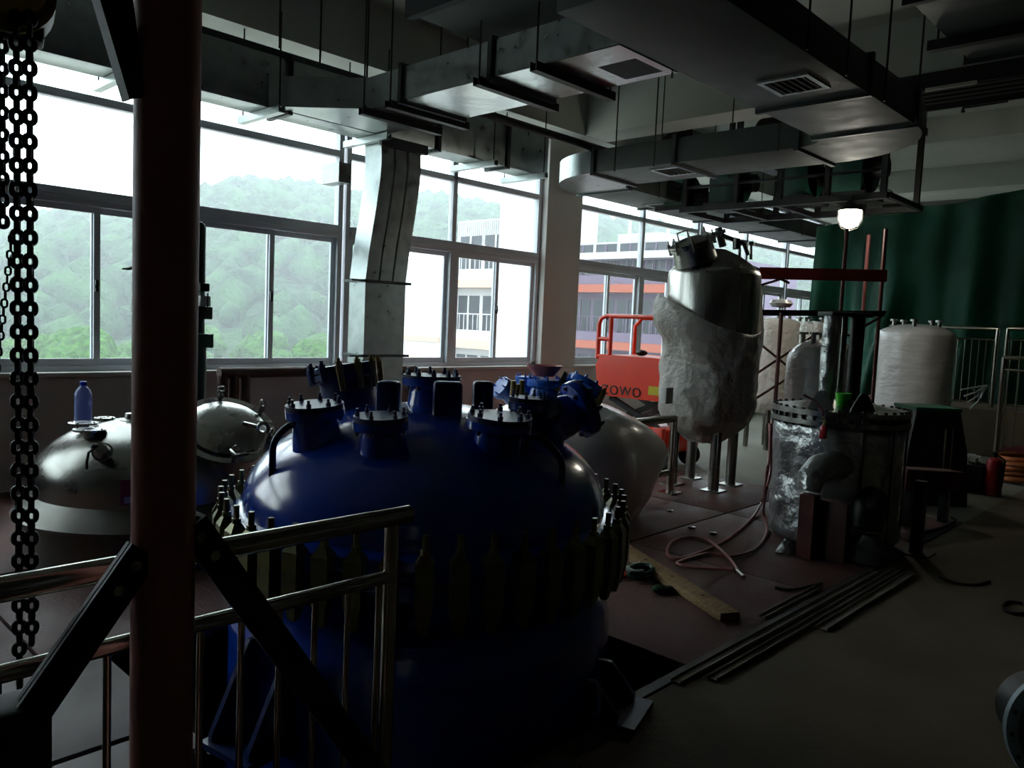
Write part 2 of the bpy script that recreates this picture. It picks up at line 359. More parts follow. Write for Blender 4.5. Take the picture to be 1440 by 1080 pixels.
def hanger(d, p0, p1, rods, m='dark_steel', top=4.55):              # angle bar under the duct on two threaded rods
    B().channel(p0, p1, 0.06, 0.06, 0.008, (0, 0, 1)).done('hanger_bar', m, d)
    for p in rods: B().cyl((p[0], p[1], p0[2] - 0.02), (p[0], p[1], top), 0.007, n=6).done('hanger_rod', 'dark_steel', d)

# A: long duct along the windows
dA = thing('air_duct', 'long grey rectangular air duct running along the top of the windows', 'duct', (2, 6.35, 3.2))
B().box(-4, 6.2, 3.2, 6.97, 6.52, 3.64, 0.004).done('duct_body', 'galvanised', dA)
for u in (-1.2, 0.1, 1.4, 2.6, 3.62, 5.3, 6.3): ring_flange(dA, 'u', u, (6.2, 3.2), (6.52, 3.64), 0.025)
for u in (2.26, 3.45, 4.55, 5.95, 6.75): hanger(dA, (u, 6.02, 3.165), (u, 6.72, 3.165), ((u, 6.06), (u, 6.68)), 'galvanised', 3.95)
B().box(-4, 6.195, 3.64, 6.97, 6.23, 3.69).done('top_seam', 'duct_flange', dA)
# C: cross duct with bright foil underside
dC = thing('air_duct', 'cross duct with a bright foil underside and a square black opening near its end', 'duct', (4.3, 4.5, 3.2))
M_ = Matrix.Translation((0, 0, 3.2))
cb = B(); cb.prism([(3.95, 2.98), (4.60, 2.98), (4.60, 6.19), (3.42, 6.19), (3.95, 5.55)], Matrix.Translation((0, 0, 3.205)), 0.25); cb.done('duct_body', 'galvanised', dC)
cf = B()
for (v0, v1) in ((2.98, 3.04), (3.34, 4.05), (4.05, 5.05), (5.05, 5.6)): cf.box(3.95, v0, 3.196, 4.60, v1, 3.204)
cf.box(3.95, 3.04, 3.196, 4.20, 3.34, 3.204); cf.box(4.52, 3.04, 3.196, 4.60, 3.34, 3.204); cf.done('foil_underside', 'duct_foil', dC)
B().box(4.20, 3.04, 3.197, 4.52, 3.34, 3.20).done('opening', 'grille_dark', dC)
for v in (4.08, 5.08): ring_flange(dC, 'v', v, (3.95, 3.2), (4.60, 3.45), 0.03)
for v in (3.60, 4.14, 5.15, 5.5): hanger(dC, (3.86, v, 3.165), (4.72, v, 3.165), ((3.89, v), (4.69, v)), 'black_steel')
# vertical drop in front of the windows, S-bend then upright
dV = thing('air_duct_drop', 'upright galvanised duct with an S-bend hanging down in front of the windows', 'duct', (4.7, 6.3, 0.3))
def rr(u0, u1, v0, v1, z): return [(u0, v0, z), (u1, v0, z), (u1, v1, z), (u0, v1, z)]
B().loft([rr(4.46, 4.94, 6.2, 6.46, 0.3), rr(4.46, 4.94, 6.2, 6.46, 1.11)]).done('lower_section', 'galvanised', dV)
B().loft([rr(4.46, 4.94, 6.2, 6.46, 1.13), rr(4.46, 4.94, 6.2, 6.46, 1.82)]).done('middle_section', 'galvanised', dV)
sb = B(); st_ = [(1.84, 0, 0), (2.1, 0.03, 0.0), (2.5, 0.095, 0.0), (2.8, 0.135, 0.0), (2.95, 0.145, 0.0), (3.05, 0.14, 0), (3.19, 0.13, 0)]
def bend_ring(z, du):
    u0, u1, v0, v1 = 4.46 + du, 4.94 + du, 6.2, 6.46; q = (u1 - u0) / 3
    return [(u0, v0, z), (u0 + q - 0.01, v0, z), (u0 + q, v0 - 0.012, z), (u0 + q + 0.01, v0, z), (u0 + 2 * q - 0.01, v0, z), (u0 + 2 * q, v0 - 0.012, z), (u0 + 2 * q + 0.01, v0, z), (u1, v0, z), (u1, v1, z), (u0, v1, z)]
sb.loft([bend_ring(z, du) for z, du, _ in st_]); sb.done('bend_section', 'galvanised', dV, sharp=12)
for z in (1.12, 1.83): B().box(4.42, 6.16, z - 0.012, 4.98, 6.50, z + 0.012).box(4.28, 6.16, z - 0.008, 4.46, 6.2, z + 0.008).done('joint_flange', 'duct_flange', dV)
B().box(4.55, 6.13, 3.10, 5.11, 6.17, 3.19).done('joint_flange', 'duct_flange', dV)
B().box(4.2, 6.3, 2.72, 4.33, 6.6, 2.9).done('side_bracket', 'galvanised', dV)
# D2 trunk, elbow, E cross run, elbow, F run along the far windows
dD = thing('ventilation_duct', 'large dark duct overhead that turns twice and runs on above the far windows', 'duct', (6, 2.6, 3.2))
z0, z1 = 3.2, 3.45
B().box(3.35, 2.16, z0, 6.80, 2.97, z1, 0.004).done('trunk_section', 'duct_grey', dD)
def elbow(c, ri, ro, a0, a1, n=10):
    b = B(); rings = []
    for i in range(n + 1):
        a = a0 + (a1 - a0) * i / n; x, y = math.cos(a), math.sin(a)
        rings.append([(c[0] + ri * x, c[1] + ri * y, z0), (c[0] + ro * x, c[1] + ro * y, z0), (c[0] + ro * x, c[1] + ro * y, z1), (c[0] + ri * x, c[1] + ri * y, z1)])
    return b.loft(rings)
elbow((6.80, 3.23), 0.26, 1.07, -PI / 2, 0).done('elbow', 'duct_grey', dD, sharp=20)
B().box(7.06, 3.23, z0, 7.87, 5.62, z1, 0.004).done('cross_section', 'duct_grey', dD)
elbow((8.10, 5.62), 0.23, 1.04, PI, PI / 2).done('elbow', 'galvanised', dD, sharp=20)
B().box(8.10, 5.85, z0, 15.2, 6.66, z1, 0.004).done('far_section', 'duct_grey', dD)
for u in (5.75, 6.78): ring_flange(dD, 'u', u, (2.16, z0), (2.97, z1), 0.025)
for v in (3.25, 4.55, 5.6): ring_flange(dD, 'v', v, (7.06, z0), (7.87, z1), 0.03)
for u in (8.12, 9.5, 11, 12.5, 14): ring_flange(dD, 'u', u, (5.85, z0), (6.66, z1), 0.025)
def grille(d, u0, v0, u1, v1):
    g = B(); t = 0.035; zz = 3.185
    g.box(u0, v0, zz, u1, v0 + t, 3.2); g.box(u0, v1 - t, zz, u1, v1, 3.2); g.box(u0, v0 + t, zz, u0 + t, v1 - t, 3.2); g.box(u1 - t, v0 + t, zz, u1, v1 - t, 3.2)
    go = g.done('grille', 'galvanised', d)
    s = B(); s.box(u0 + t, v0 + t, 3.196, u1 - t, v1 - t, 3.199)
    for k in range(6): y = v0 + t + (k + 0.5) * (v1 - v0 - 2 * t) / 6; s.box(u0 + t, y - 0.008, 3.187, u1 - t, y + 0.008, 3.196)
    s.done('louvre', 'grille_dark', go)
grille(dD, 5.08, 2.30, 5.45, 2.66); grille(dD, 7.2, 4.55, 7.6, 4.95); grille(dD, 9.2, 6.05, 9.6, 6.4)
for u in (): hanger(dD, (u, 2.06, 3.165), (u, 3.07, 3.165), ((u, 2.10), (u, 3.03)))
for (u, v) in ((4.6, 2.10), (5.2, 2.10), (5.9, 2.10), (4.6, 3.02), (6.6, 2.10), (6.99, 3.4), (6.99, 4.75), (6.99, 5.25), (7.93, 4.4), (7.93, 5.3)): B().cyl((u, v, 3.17), (u, v, 4.55), 0.008, n=6).done('hanger_rod', 'dark_steel', dD)
for u in (8.7, 10, 11.5, 13): B().cyl((u, 5.8, 3.17), (u, 5.8, 4.55), 0.008, n=6).done('hanger_rod', 'dark_steel', dD)
# upper plenum box at the top of the view with its round inlet
dP = thing('air_plenum', 'dark sheet metal plenum box above the cross duct with a round inlet', 'duct', (4.1, 3.6, 3.58))
B().box(3.56, 2.2, 3.58, 4.62, 4.46, 4.05, 0.005).done('box', 'duct_grey', dP)
B().cyl((2.2, 4.12, 3.82), (3.56, 4.12, 3.82), 0.22, n=24).done('round_inlet', 'duct_grey', dP)
B().box(3.50, 2.15, 3.56, 3.56, 4.5, 4.08).done('joint_flange', 'black_steel', dP)
for p in ((3.6, 4.5), (4.58, 4.5), (3.6, 2.3), (4.58, 2.3)): B().cyl((p[0], p[1], 3.58), (p[0], p[1], 4.55), 0.008, n=6).done('hanger_rod', 'dark_steel', dP)
# right-hand duct near the viewer
dG = thing('air_duct', 'brownish dark duct in the top right corner nearest the viewer', 'duct', (4.5, 1.1, 3.3))
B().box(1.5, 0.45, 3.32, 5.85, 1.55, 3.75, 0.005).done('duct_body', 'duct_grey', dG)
for u in (3.3, 4.6, 5.8): ring_flange(dG, 'u', u, (0.45, 3.32), (1.55, 3.75), 0.03)
for u in (4.1, 5.3): hanger(dG, (u, 0.35, 3.285), (u, 1.65, 3.285), ((u, 0.4), (u, 1.6)))
# loose threaded rods and pipes under the ceiling
for (px, py, v, lab) in ((450, 88, 5.6, 'thin ceiling rod left of the cross duct, second from the post'), (393, 68, 6.1, 'thin ceiling rod nearest the post above the window duct'), (516, 108, 5.2, 'long thin ceiling rod above the duct corner')):
    p = PV(px, py, v); tag(B().cyl((p.x, p.y, p.z), (p.x, p.y, 4.55), 0.008, n=6).done('threaded_rod', 'dark_steel'), lab, 'rod')
p = PV(765, 186, 5.9)
tag(B().tube([(4.7, 5.9, p.z), (p.x, 5.9, p.z), (7.95, 5.9, p.z)], 0.045, 12).done('pipe', 'dark_steel'), 'dark steel pipe running from the cross duct past the window column', 'pipe')
a_, b_ = PU(1243, 235, 12.5), PU(1300, 283, 12.5)
tag(B().cyl((11.95, 5.2, 4.17), (15.3, 5.2, 4.17), 0.035, n=10).done('conduit', 'wall_paint'), 'white conduit pipe under the ceiling right of the lamp', 'pipe')
# ================================================================ BIG BLUE VESSEL IN THE PIT OPENING
RX, RY = 2.19, 2.55
def bolts_on(parent, c, R, n, r, h, axis=(0, 0, 1), m='blue_backlit', a0=0.0, name='bolt', below=0.0):
    """n stud bolts round a flange: one mesh, shared by all"""
    M = fr(c, axis); src = None
    for k in range(n):
        a = a0 + 2 * PI * k / n; p = M @ Vector((R * math.cos(a), R * math.sin(a), 0)); q = M.to_3x3() @ Vector((0, 0, 1))
        b = B(); b.cyl(p - q * below, p + q * h, r * 0.55, n=6); b.cyl(p + q * 0.001, p + q * r * 1.3, r, n=6)
        if below: b.cyl(p - q * below, p - q * (below - r * 1.2), r, n=6)
        b.done(name, m, parent)
r1 = thing('blue_reactor', 'big glossy blue glass-lined reactor ringed by khaki clamps in the floor opening', 'reactor', (RX, RY, 0))
LM = Matrix.Translation((RX, RY, 0))
dome = [(0.755, 0.70)] + [(0.755 * math.cos(a), 0.74 + 0.40 * math.sin(a)) for a in [PI / 2 * i / 16 for i in range(16)]] + [(0.0, 1.14)]
B().lathe(dome, 72, LM).done('dome', 'blue_enamel', r1, sharp=60)
B().lathe([(0.74, 0.62), (0.815, 0.625), (0.83, 0.645), (0.83, 0.675), (0.815, 0.70), (0.755, 0.715)], 72, LM).done('dome_flange', 'blue_enamel', r1)
B().lathe([(0.66, 0.44), (0.74, 0.545), (0.815, 0.55), (0.83, 0.57), (0.83, 0.60), (0.815, 0.618), (0.74, 0.62)], 72, LM).done('body_flange', 'blue_enamel', r1)
body = [(0.0, -2.6), (0.5, -2.5), (0.75, -2.25), (0.80, -2.0), (0.80, 0.26)] + [(0.80 - 0.13 * (1 - math.cos(a)), 0.26 + 0.17 * math.sin(a)) for a in [PI / 2 * i / 8 for i in range(1, 9)]] + [(0.655, 0.46)]
B().lathe(body, 72, LM).done('jacket', 'blue_enamel', r1, sharp=60)
NCL = 46; cl0 = None
for k in range(NCL):
    a = 2 * PI * (k + 0.3) / NCL; x, y = RX + 0.835 * math.cos(a), RY + 0.835 * math.sin(a)
    if cl0 is None:
        M0 = Matrix.Translation((x, y, 0)) @ Matrix.Rotation(a, 4, 'Z'); b = B()
        for (z0_, z1_, w0, w1) in ((0.555, 0.705, 0.031, 0.031), (0.705, 0.735, 0.031, 0.014), (0.47, 0.555, 0.014, 0.030)):
            b.loft([[(M0 @ Vector((sx * w, sy * w, z))) for sx, sy in ((-1, -1), (1, -1), (1, 1), (-1, 1))] for z, w in ((z0_, w0), (z1_, w1))])
        b.cyl((x, y, 0.735), (x, y, 0.80), 0.011, n=8); b.cyl((x, y, 0.735), (x, y, 0.752), 0.017, n=6); b.cyl((x, y, 0.465), (x, y, 0.49), 0.014, n=8)
        bm_ = b.done('clamp', 'zinc_clamp', r1)
        me = bm_.data                                    # recentre so that copies turn about the vessel axis
        cl0 = bm_; base = a
    else: inst(cl0, 'clamp', r1, (RX, RY, 0), (0, 0, a - base))
def nozzle(parent, p, d, rn, rf, L, nb, m='blue_enamel', fl=0.03, back=0.25, bm='blue_backlit', a0=0.0, cover=0.02):
    d = Vector(d).normalized(); p = Vector(p); M = fr(p, d)
    o = B().lathe([(rn * 1.25, -back), (rn * 1.1, -L * 0.55), (rn, -L * 0.3), (rn, -fl * 1.6), (rf, -fl), (rf, 0), (0, 0)], 28, M).done('nozzle', m, parent)
    if cover: B().lathe([(rf * 0.98, 0.001), (rf * 0.98, cover), (0, cover)], 28, M).done('blind_cover', bm, o)
    M2 = fr(p, d); q = M2.to_3x3() @ Vector((0, 0, 1)); src = None
    for k in range(nb):
        a = a0 + 2 * PI * k / nb; c = M2 @ Vector((rf * 0.84 * math.cos(a), rf * 0.84 * math.sin(a), 0))
        if src is None:
            b = B(); r = max(0.007, rf * 0.085); b.cyl(c - q * (fl + 0.02), c + q * (cover + 0.028), r * 0.6, n=6); b.cyl(c + q * cover, c + q * (cover + r * 1.4), r, n=6); b.cyl(c - q * (fl + 0.014), c - q * fl, r, n=6)
            src = b.done('bolt', bm, o); src_c = c
        else: inst(src, 'bolt', o, W[o.name] + (c - src_c))
    return o
def on_dome(r, ang, h=0.0):
    a = math.radians(ang); return Vector((RX + r * math.cos(a), RY + r * math.sin(a), 0.74 + 0.40 * math.sqrt(max(0, 1 - (r / 0.755) ** 2)) + h))
nozzle(r1, on_dome(0.535, 174, 0.115), (-0.1, 0, 1), 0.08, 0.112, 0.12, 8)
nozzle(r1, on_dome(0.515, -151, 0.09), (-0.06, -0.03, 1), 0.068, 0.1, 0.11, 6)
nozzle(r1, on_dome(0.50, -99.5, 0.09), (0, -0.08, 1), 0.08, 0.125, 0.11, 8)
nozzle(r1, on_dome(0.43, -60, 0.105), (0.02, -0.02, 1), 0.055, 0.088, 0.11, 6)
nozzle(r1, on_dome(0.56, -42, 0.13) + Vector((0.10, -0.03, 0)), (0.85, -0.40, 0.42), 0.085, 0.13, 0.16, 8, back=0.30)
nozzle(r1, on_dome(0.53, -62, 0.12) + Vector((-0.02, 0.02, 0.0)), (-0.55, -0.2, 0.75), 0.045, 0.075, 0.1, 6, back=0.14)
nozzle(r1, (RX, RY, 1.25), (0, 0, 1), 0.085, 0.125, 0.1, 10, back=0.16, cover=0.012)
for k, (r, ang, h, rot) in enumerate(((0.24, -176, 0.125, -140), (0.215, -113, 0.13, -128), (0.22, -38, 0.12, -128))):
    p = on_dome(r, ang); M0 = Matrix.Translation((p.x, p.y, 0)) @ Matrix.Rotation(math.radians(rot), 4, 'Z')
    B().box(-0.04, -0.044 - 0.014 * (k == 1), p.z - 0.06, 0.04, 0.044 + 0.014 * (k == 1), p.z + h, 0.016, M0).done('bearing_lug', 'blue_backlit', r1)
# manhole, tilted back-left, clamped cover with a wire handle
mp = PD(485, 523, 3.62); md = w_(Vector((-0.16, -0.98, 0.02))).normalized(); MM = fr(mp, md) @ Matrix.Diagonal((0.76, 0.76, 0.9, 1))
mh = B().lathe([(0.17, -0.25), (0.16, -0.06), (0.16, -0.045), (0.205, -0.035), (0.205, -0.005), (0, -0.005)], 36, MM).done('manhole', 'blue_backlit', r1)
B().lathe([(0.205, 0.0), (0.205, 0.025), (0.18, 0.032), (0.08, 0.036), (0, 0.037)], 36, MM).done('manhole_cover', 'blue_backlit', mh)
B().tube([MM @ Vector(v) for v in ((-0.20, -0.05, 0.02), (-0.25, -0.05, 0.05), (-0.25, 0.07, 0.05), (-0.20, 0.07, 0.02))], 0.008, 8).done('handle', 'blue_backlit', mh)
for k in range(12):
    a = 2 * PI * k / 12; p = MM @ Vector((0.205 * math.cos(a), 0.205 * math.sin(a), 0.01)); q = md
    big = (p - mp).dot(w_(Vector((1, 0, 0)))) > -0.02
    b = B(); b.cyl(p - q * (0.10 if big else 0.05), p + q * 0.015, 0.013, 0.02, 8); b.cyl(p + q * 0.01, p + q * 0.045, 0.008, n=6); b.cyl(p + q * 0.015, p + q * 0.03, 0.014, n=6); b.done('clamp', 'brass_clamp' if big else 'blue_backlit', mh)
# lifting loops of bent bar
for ang, r, w_l, hh in ((172, 0.63, 0.06, 0.085), (-84, 0.60, 0.085, 0.05)):
    a = math.radians(ang); o_ = Vector((math.cos(a), math.sin(a), 0)); p0, p1 = on_dome(r - w_l, ang, -0.02), on_dome(r + w_l, ang, -0.02)
    pts = [p0] + [(p0 + p1) / 2 + o_ * (-w_l * math.cos(w)) + Vector((0, 0, hh + 0.055 * math.sin(w) + (p0.z - p1.z) / 2 * math.cos(w) * 0.6)) for w in [PI * i / 10 for i in range(11)]] + [p1]
    B().tube(pts, 0.013, 10).done('lifting_loop', 'blue_backlit', r1)
# support feet
for ang in (-72, 18, 108, -171):
    a = math.radians(ang); M0 = Matrix.Translation((RX, RY, 0)) @ Matrix.Rotation(a, 4, 'Z'); b = B()
    b.box(0.78, -0.13, 0.004, 1.0, 0.13, 0.026, 0, M0)
    for y in (-0.11, 0.09): b.prism([(0.79, 0.026), (0.98 if ang < -100 else 0.93, 0.026), (0.98 if ang < -100 else 0.93, 0.05), (0.83, 0.34 if ang < -100 else 0.16), (0.79, 0.34 if ang < -100 else 0.16)], M0 @ Matrix(((1, 0, 0, 0), (0, 0, 1, y), (0, 1, 0, 0), (0, 0, 0, 1))), 0.02)
    b.done('support_foot', 'blue_backlit', r1)

# ================================================================ WRAPPED REACTOR BEHIND IT
QX, QY = 4.78, 3.98
r2 = thing('wrapped_reactor', 'reactor dome wrapped in white plastic film with blue fittings, behind the big blue reactor', 'reactor', (QX, QY, 0))
def wob(amp, f, seed):
    def fn(r, z, a):
        k = amp * noise.noise(Vector((math.cos(a) * f, math.sin(a) * f, z * f * 1.3 + seed))) + amp * 0.5 * noise.noise(Vector((math.cos(a) * f * 3, math.sin(a) * f * 3, z * f * 4 + seed)))
        return (max(0, r + k) if r > 0.02 else r, z + k * 0.4)
    return fn
LQ = Matrix.Translation((QX, QY, 0))
def fold(r, z, a):
    rr_, zz_ = wob(0.02, 2.2, 4)(r, z, a)
    k = math.exp(-((a - math.radians(318)) / 0.34) ** 2) * math.exp(-((z - 0.55) / 0.22) ** 2)
    return rr_ + 0.14 * k, zz_
B().lathe([(0.62, 0.0), (0.66, 0.08), (0.72, 0.2), (0.735, 0.35), (0.735, 0.50)] + [(0.735 * math.cos(q), 0.50 + 0.43 * math.sin(q)) for q in [PI / 2 * i / 12 for i in range(1, 12)]] + [(0, 0.93)], 64, LQ, fn=fold).done('plastic_wrap', 'wrap_film_smooth', r2, sharp=70)
q_ = lambda px, py, d: PD(px, py, d)
def pn(px, py, d, axis, rn, rf, L, nb, m='blue_bright', bm='blue_bright', back=0.12): return nozzle(r2, PD(px, py, d), axis, rn, rf, L, nb, m=m, bm=bm, back=back, cover=0.02)
pn(705, 545, 6.0, (-0.7, 0.2, 0.5), 0.06, 0.09, 0.1, 6, back=0.16)
pn(768, 537, 6.1, (0, 0, 1), 0.11, 0.15, 0.12, 8, back=0.16)
pn(742, 533, 6.2, (0, 0, 1), 0.07, 0.10, 0.12, 6, back=0.16)
mq = pn(822, 541, 6.0, (0.45, -0.1, 0.75), 0.11, 0.145, 0.10, 8, back=0.14)
for k in range(9):
    a = -2.6 + 0.42 * k; M0 = fr(PD(818, 546, 5.98), (0.45, -0.1, 0.75)); p = M0 @ Vector((0.165 * math.cos(a), 0.165 * math.sin(a), 0)); v = M0.to_3x3() @ Vector((0, 0, 1))
    B().cyl(p - v * 0.10, p + v * 0.06, 0.022, 0.018, 8).done('clamp', 'brass_clamp', mq)
for px, py in ((722, 541), (728, 546), (734, 540)): p = PD(px, py, 5.85); B().cyl(p - Vector((0, 0, 0.09)), p + Vector((0, 0, 0.03)), 0.024, 0.02, 8).done('clamp', 'brass_clamp', r2)
B().cyl((QX, QY, 0.86), (QX, QY, 1.02), 0.2, n=24).done('agitator_seat', 'blue_bright', r2)
p = PD(765, 528, 6.1)
fu = B(); fu.lathe([(0.075, -0.005), (0.14, 0.075), (0.145, 0.08), (0.135, 0.08), (0.07, 0.004), (0, 0.004)], 28, Matrix.Translation(p)); tag(fu.done('funnel', 'funnel_red'), 'dull red plastic bowl sitting on the wrapped reactor below the window column', 'bowl')

# ================================================================ STEEL TANK ON THE LEFT
SX, SY = 2.03, 5.03
t1 = thing('steel_tank', 'squat stainless steel tank with a domed top behind the red-brown post', 'tank', (SX, SY, 0)); LS = Matrix.Translation((SX, SY, 0))
B().lathe([(0.715, 0.0), (0.72, 0.06), (0.72, 0.24)], 64, LS).done('shell', 'stainless_grey', t1)
B().lathe([(0.72, 0.235), (0.765, 0.245), (0.77, 0.262), (0.66, 0.365), (0.655, 0.37)], 64, LS).done('jacket_collar', 'stainless_grey', t1)
B().lathe([(0.655, 0.34), (0.66, 0.45)] + [(0.66 * math.cos(a) ** 0.85, 0.46 + 0.34 * math.sin(a)) for a in [PI / 2 * i / 16 for i in range(1, 16)]] + [(0, 0.80)], 64, LS).done('dome', 'stainless_brushed', t1, sharp=60)
def sdome(px, py, off=0.0):
    r = ray(px, py); t = 3.0
    while t < 7:
        p = _E + r * t; q = math.hypot(p.x - SX, p.y - SY)
        if q < 0.66 and p.z <= 0.46 + 0.34 * math.sqrt(1 - (q / 0.665) ** 2) + off: return p
        t += 0.004
    return PD(px, py, 4.9)
def spool(parent, p, r, rf, h, m='stainless'):
    o = B().lathe([(r, -h), (r, -0.014), (rf, -0.012), (rf, 0), (r * 0.8, 0), (r * 0.8, -0.03)], 24, Matrix.Translation(p), caps=False).done('nozzle', m, parent)
    for k in range(4): a = PI / 4 + k * PI / 2; B().cyl(p + Vector((rf * 0.8 * math.cos(a), rf * 0.8 * math.sin(a), -0.001)), p + Vector((rf * 0.8 * math.cos(a), rf * 0.8 * math.sin(a), 0.004)), 0.006, n=6).done('bolt_hole', 'black_paint', o)
    return o
pb = PD(117, 594, 4.75); spool(t1, pb, 0.032, 0.082, 0.16); spool(t1, PD(126, 603, 4.6), 0.038, 0.088, 0.17); spool(t1, PD(147, 587, 4.95), 0.03, 0.06, 0.14); 
p = PD(186, 590, 4.9); B().lathe([(0.05, -0.12), (0.05, -0.02), (0.07, -0.02), (0.07, 0.0), (0.045, 0.01), (0.04, 0.04), (0, 0.04)], 20, Matrix.Translation(p)).done('capped_nozzle', 'stainless_dull', t1)
p = sdome(146, 644); vl = B(); vd = Vector((-0.35, -0.75, 0.55)).normalized()
vl.cyl(p - vd * 0.03, p + vd * 0.07, 0.035, n=14); vl.cyl(p + vd * 0.07, p + vd * 0.085, 0.055, n=16); vl.cyl(p + vd * 0.085, p + vd * 0.12, 0.045, 0.03, 14); vo = vl.done('valve', 'stainless_dull', t1)
e = p + vd * 0.08; B().tube([e + Vector((-0.05, 0, 0.02)), e + Vector((-0.08, -0.03, 0.01)), e + Vector((-0.09, -0.03, -0.04)), e + Vector((-0.09, -0.03, -0.08))], 0.008, 6).ball(e + Vector((-0.04, 0, 0.035)), 0.022, sub=1).done('valve_lever', 'dark_steel', vo)
# manway with tilted cover and wing bolts
wm = PD(318, 604, 4.78); wd = w_(Vector((0.33, -0.72, -0.52))).normalized(); WM = fr(wm, wd)
mw = B().lathe([(0.26, -0.2), (0.235, -0.02), (0.29, -0.012), (0.29, 0.006), (0.235, 0.008)], 44, WM, caps=False).done('manway_ring', 'stainless', t1)
B().lathe([(0.232, 0.008), (0.232, 0.022), (0.20, 0.045), (0.13, 0.066), (0.06, 0.076), (0, 0.078)], 44, WM).done('manway_cover', 'stainless', mw, sharp=50)
B().torus(WM @ Vector((0, 0, 0.012)), 0.236, 0.008, WM.to_3x3() @ Vector((0, 0, 1)), 44, 6).done('gasket', 'rubber', mw)
for k in range(6):
    a = 0.5 + k * PI / 3; c = WM @ Vector((0.262 * math.cos(a), 0.262 * math.sin(a), 0)); n_ = WM.to_3x3() @ Vector((0, 0, 1)); x_ = WM.to_3x3() @ Vector((math.cos(a), math.sin(a), 0))
    b = B(); b.cyl(c - n_ * 0.03, c + n_ * 0.075, 0.011, n=8); b.cyl(c + n_ * 0.03, c + n_ * 0.055, 0.02, n=8); b.torus(c + n_ * 0.095, 0.02, 0.007, x_, 12, 6); b.done('wing_bolt', 'stainless_dull', mw)
hb = B()
hc = WM @ Vector((0.30, -0.05, 0.0)); 
hx = w_(Vector((1, 0.25, 0))).normalized(); c = PD(370, 602, 4.65)
hb.torus(c, 0.03, 0.012, w_(Vector((0.2, 0, -1))), 14, 6); hb.beam(c - Vector((0, 0, 0.02)), c - Vector((0, 0, 0.14)) - hx * 0.03, 0.04, 0.05); hb.beam(c - hx * 0.03, c - hx * 0.12 + Vector((0, 0, 0.0)), 0.03, 0.02); hb.done('hinge', 'stainless_dull', mw)
B().tube([PD(324, 632, 4.5), PD(331, 639, 4.46), PD(362, 636, 4.46), PD(366, 630, 4.5)], 0.006, 6).done('cover_handle', 'stainless', mw)
B().box(-0.05, -0.004, -0.07, 0.05, 0.0, 0.07, 0, Matrix.Translation(PD(183, 692, 4.335)) @ Matrix.Rotation(math.radians(-12), 4, 'Z')).done('red_label', 'red_label', t1, label='small red label')
B().box(-0.03, -0.006, -0.06, 0.03, -0.0035, -0.025, 0, Matrix.Translation(PD(183, 692, 4.33)) @ Matrix.Rotation(math.radians(-12), 4, 'Z')).done('label_patch', 'white_label', t1)
# water bottle
wb = thing('water_bottle', 'clear bluish plastic water bottle standing on a flange of the steel tank', 'bottle', pb)
MB_ = Matrix.Translation(pb + Vector((0, 0, 0.002)))
pr = [(0.0, 0), (0.044, 0.001), (0.048, 0.012)]
for k in range(9): pr += [(0.049, 0.02 + k * 0.014), (0.046, 0.027 + k * 0.014)]
pr += [(0.049, 0.15), (0.046, 0.175), (0.038, 0.195), (0.024, 0.212), (0.016, 0.22), (0.016, 0.228)]
B().lathe(pr, 28, MB_).done('bottle_body', 'bottle_pet', wb, sharp=70)
B().lathe([(0.019, 0.222), (0.019, 0.243), (0.016, 0.246), (0, 0.246)], 20, MB_).done('cap', 'bottle_cap', wb)

# ================================================================ GREEN UPRIGHT BEHIND THE POST AND BROWN PIPE FRAME
gp = thing('green_stand', 'dark green upright machine column with small fittings behind the red-brown post', 'stand', (2.36, 5.7, 0))
c0 = PD(279, 440, 5.75); top = PD(276, 312, 5.75).z
B().lathe([(0.075, 0.0), (0.075, 0.55), (0.06, 0.56), (0.06, 1.25), (0.045, 1.3), (0.045, top - 0.04), (0.03, top - 0.01), (0, top)], 20, Matrix.Translation((c0.x, c0.y, 0))).done('column', 'green_dark', gp)
for py, s in ((404, 0.03), (440, 0.045), (479, 0.05)):
    q = PD(287, py, 5.7); B().box(q.x - s * 1.4, q.y - s, q.z - s, q.x + s, q.y + s, q.z + s, 0.008).done('fitting', 'dark_steel' if py < 470 else 'green_dark', gp)
q = PD(288, 424, 5.68); B().box(q.x - 0.04, q.y - 0.02, q.z - 0.035, q.x + 0.035, q.y + 0.02, q.z + 0.04, 0.004).done('gauge_box', 'white_label', gp)
for dx in (-3, 7): B().cyl(PD(285 + dx, 436, 5.65), PD(285 + dx, 412, 5.65), 0.006, n=6).done('fitting_pin', 'dark_steel', gp)
B().tube([c0 + Vector((0, 0, 0.33)), PD(200, 372, 5.7), PD(182, 378, 5.68), PD(172, 378, 5.68)], [0.012, 0.012, 0.012, 0.006], 6).done('lever', 'dark_steel', gp)
bp_ = thing('pipe_stand', 'dark brown pipe frame standing below the windows between the steel tank and the duct', 'pipe frame', (4, 6.62, 0))
zt_ = PV(340, 524, 6.62).z
B().tube([(PV(308, 526, 6.62).x, 6.62, zt_), (PV(520, 523, 6.62).x + 0.6, 6.62, zt_)], 0.05, 10).done('top_pipe', 'brown_pipe', bp_)
for px in (313, 329, 345, 571): u = PV(px, 545, 6.62).x; B().tube([(u, 6.62, 0), (u, 6.62, zt_ - 0.02)], 0.045, 10).done('leg', 'brown_pipe', bp_)

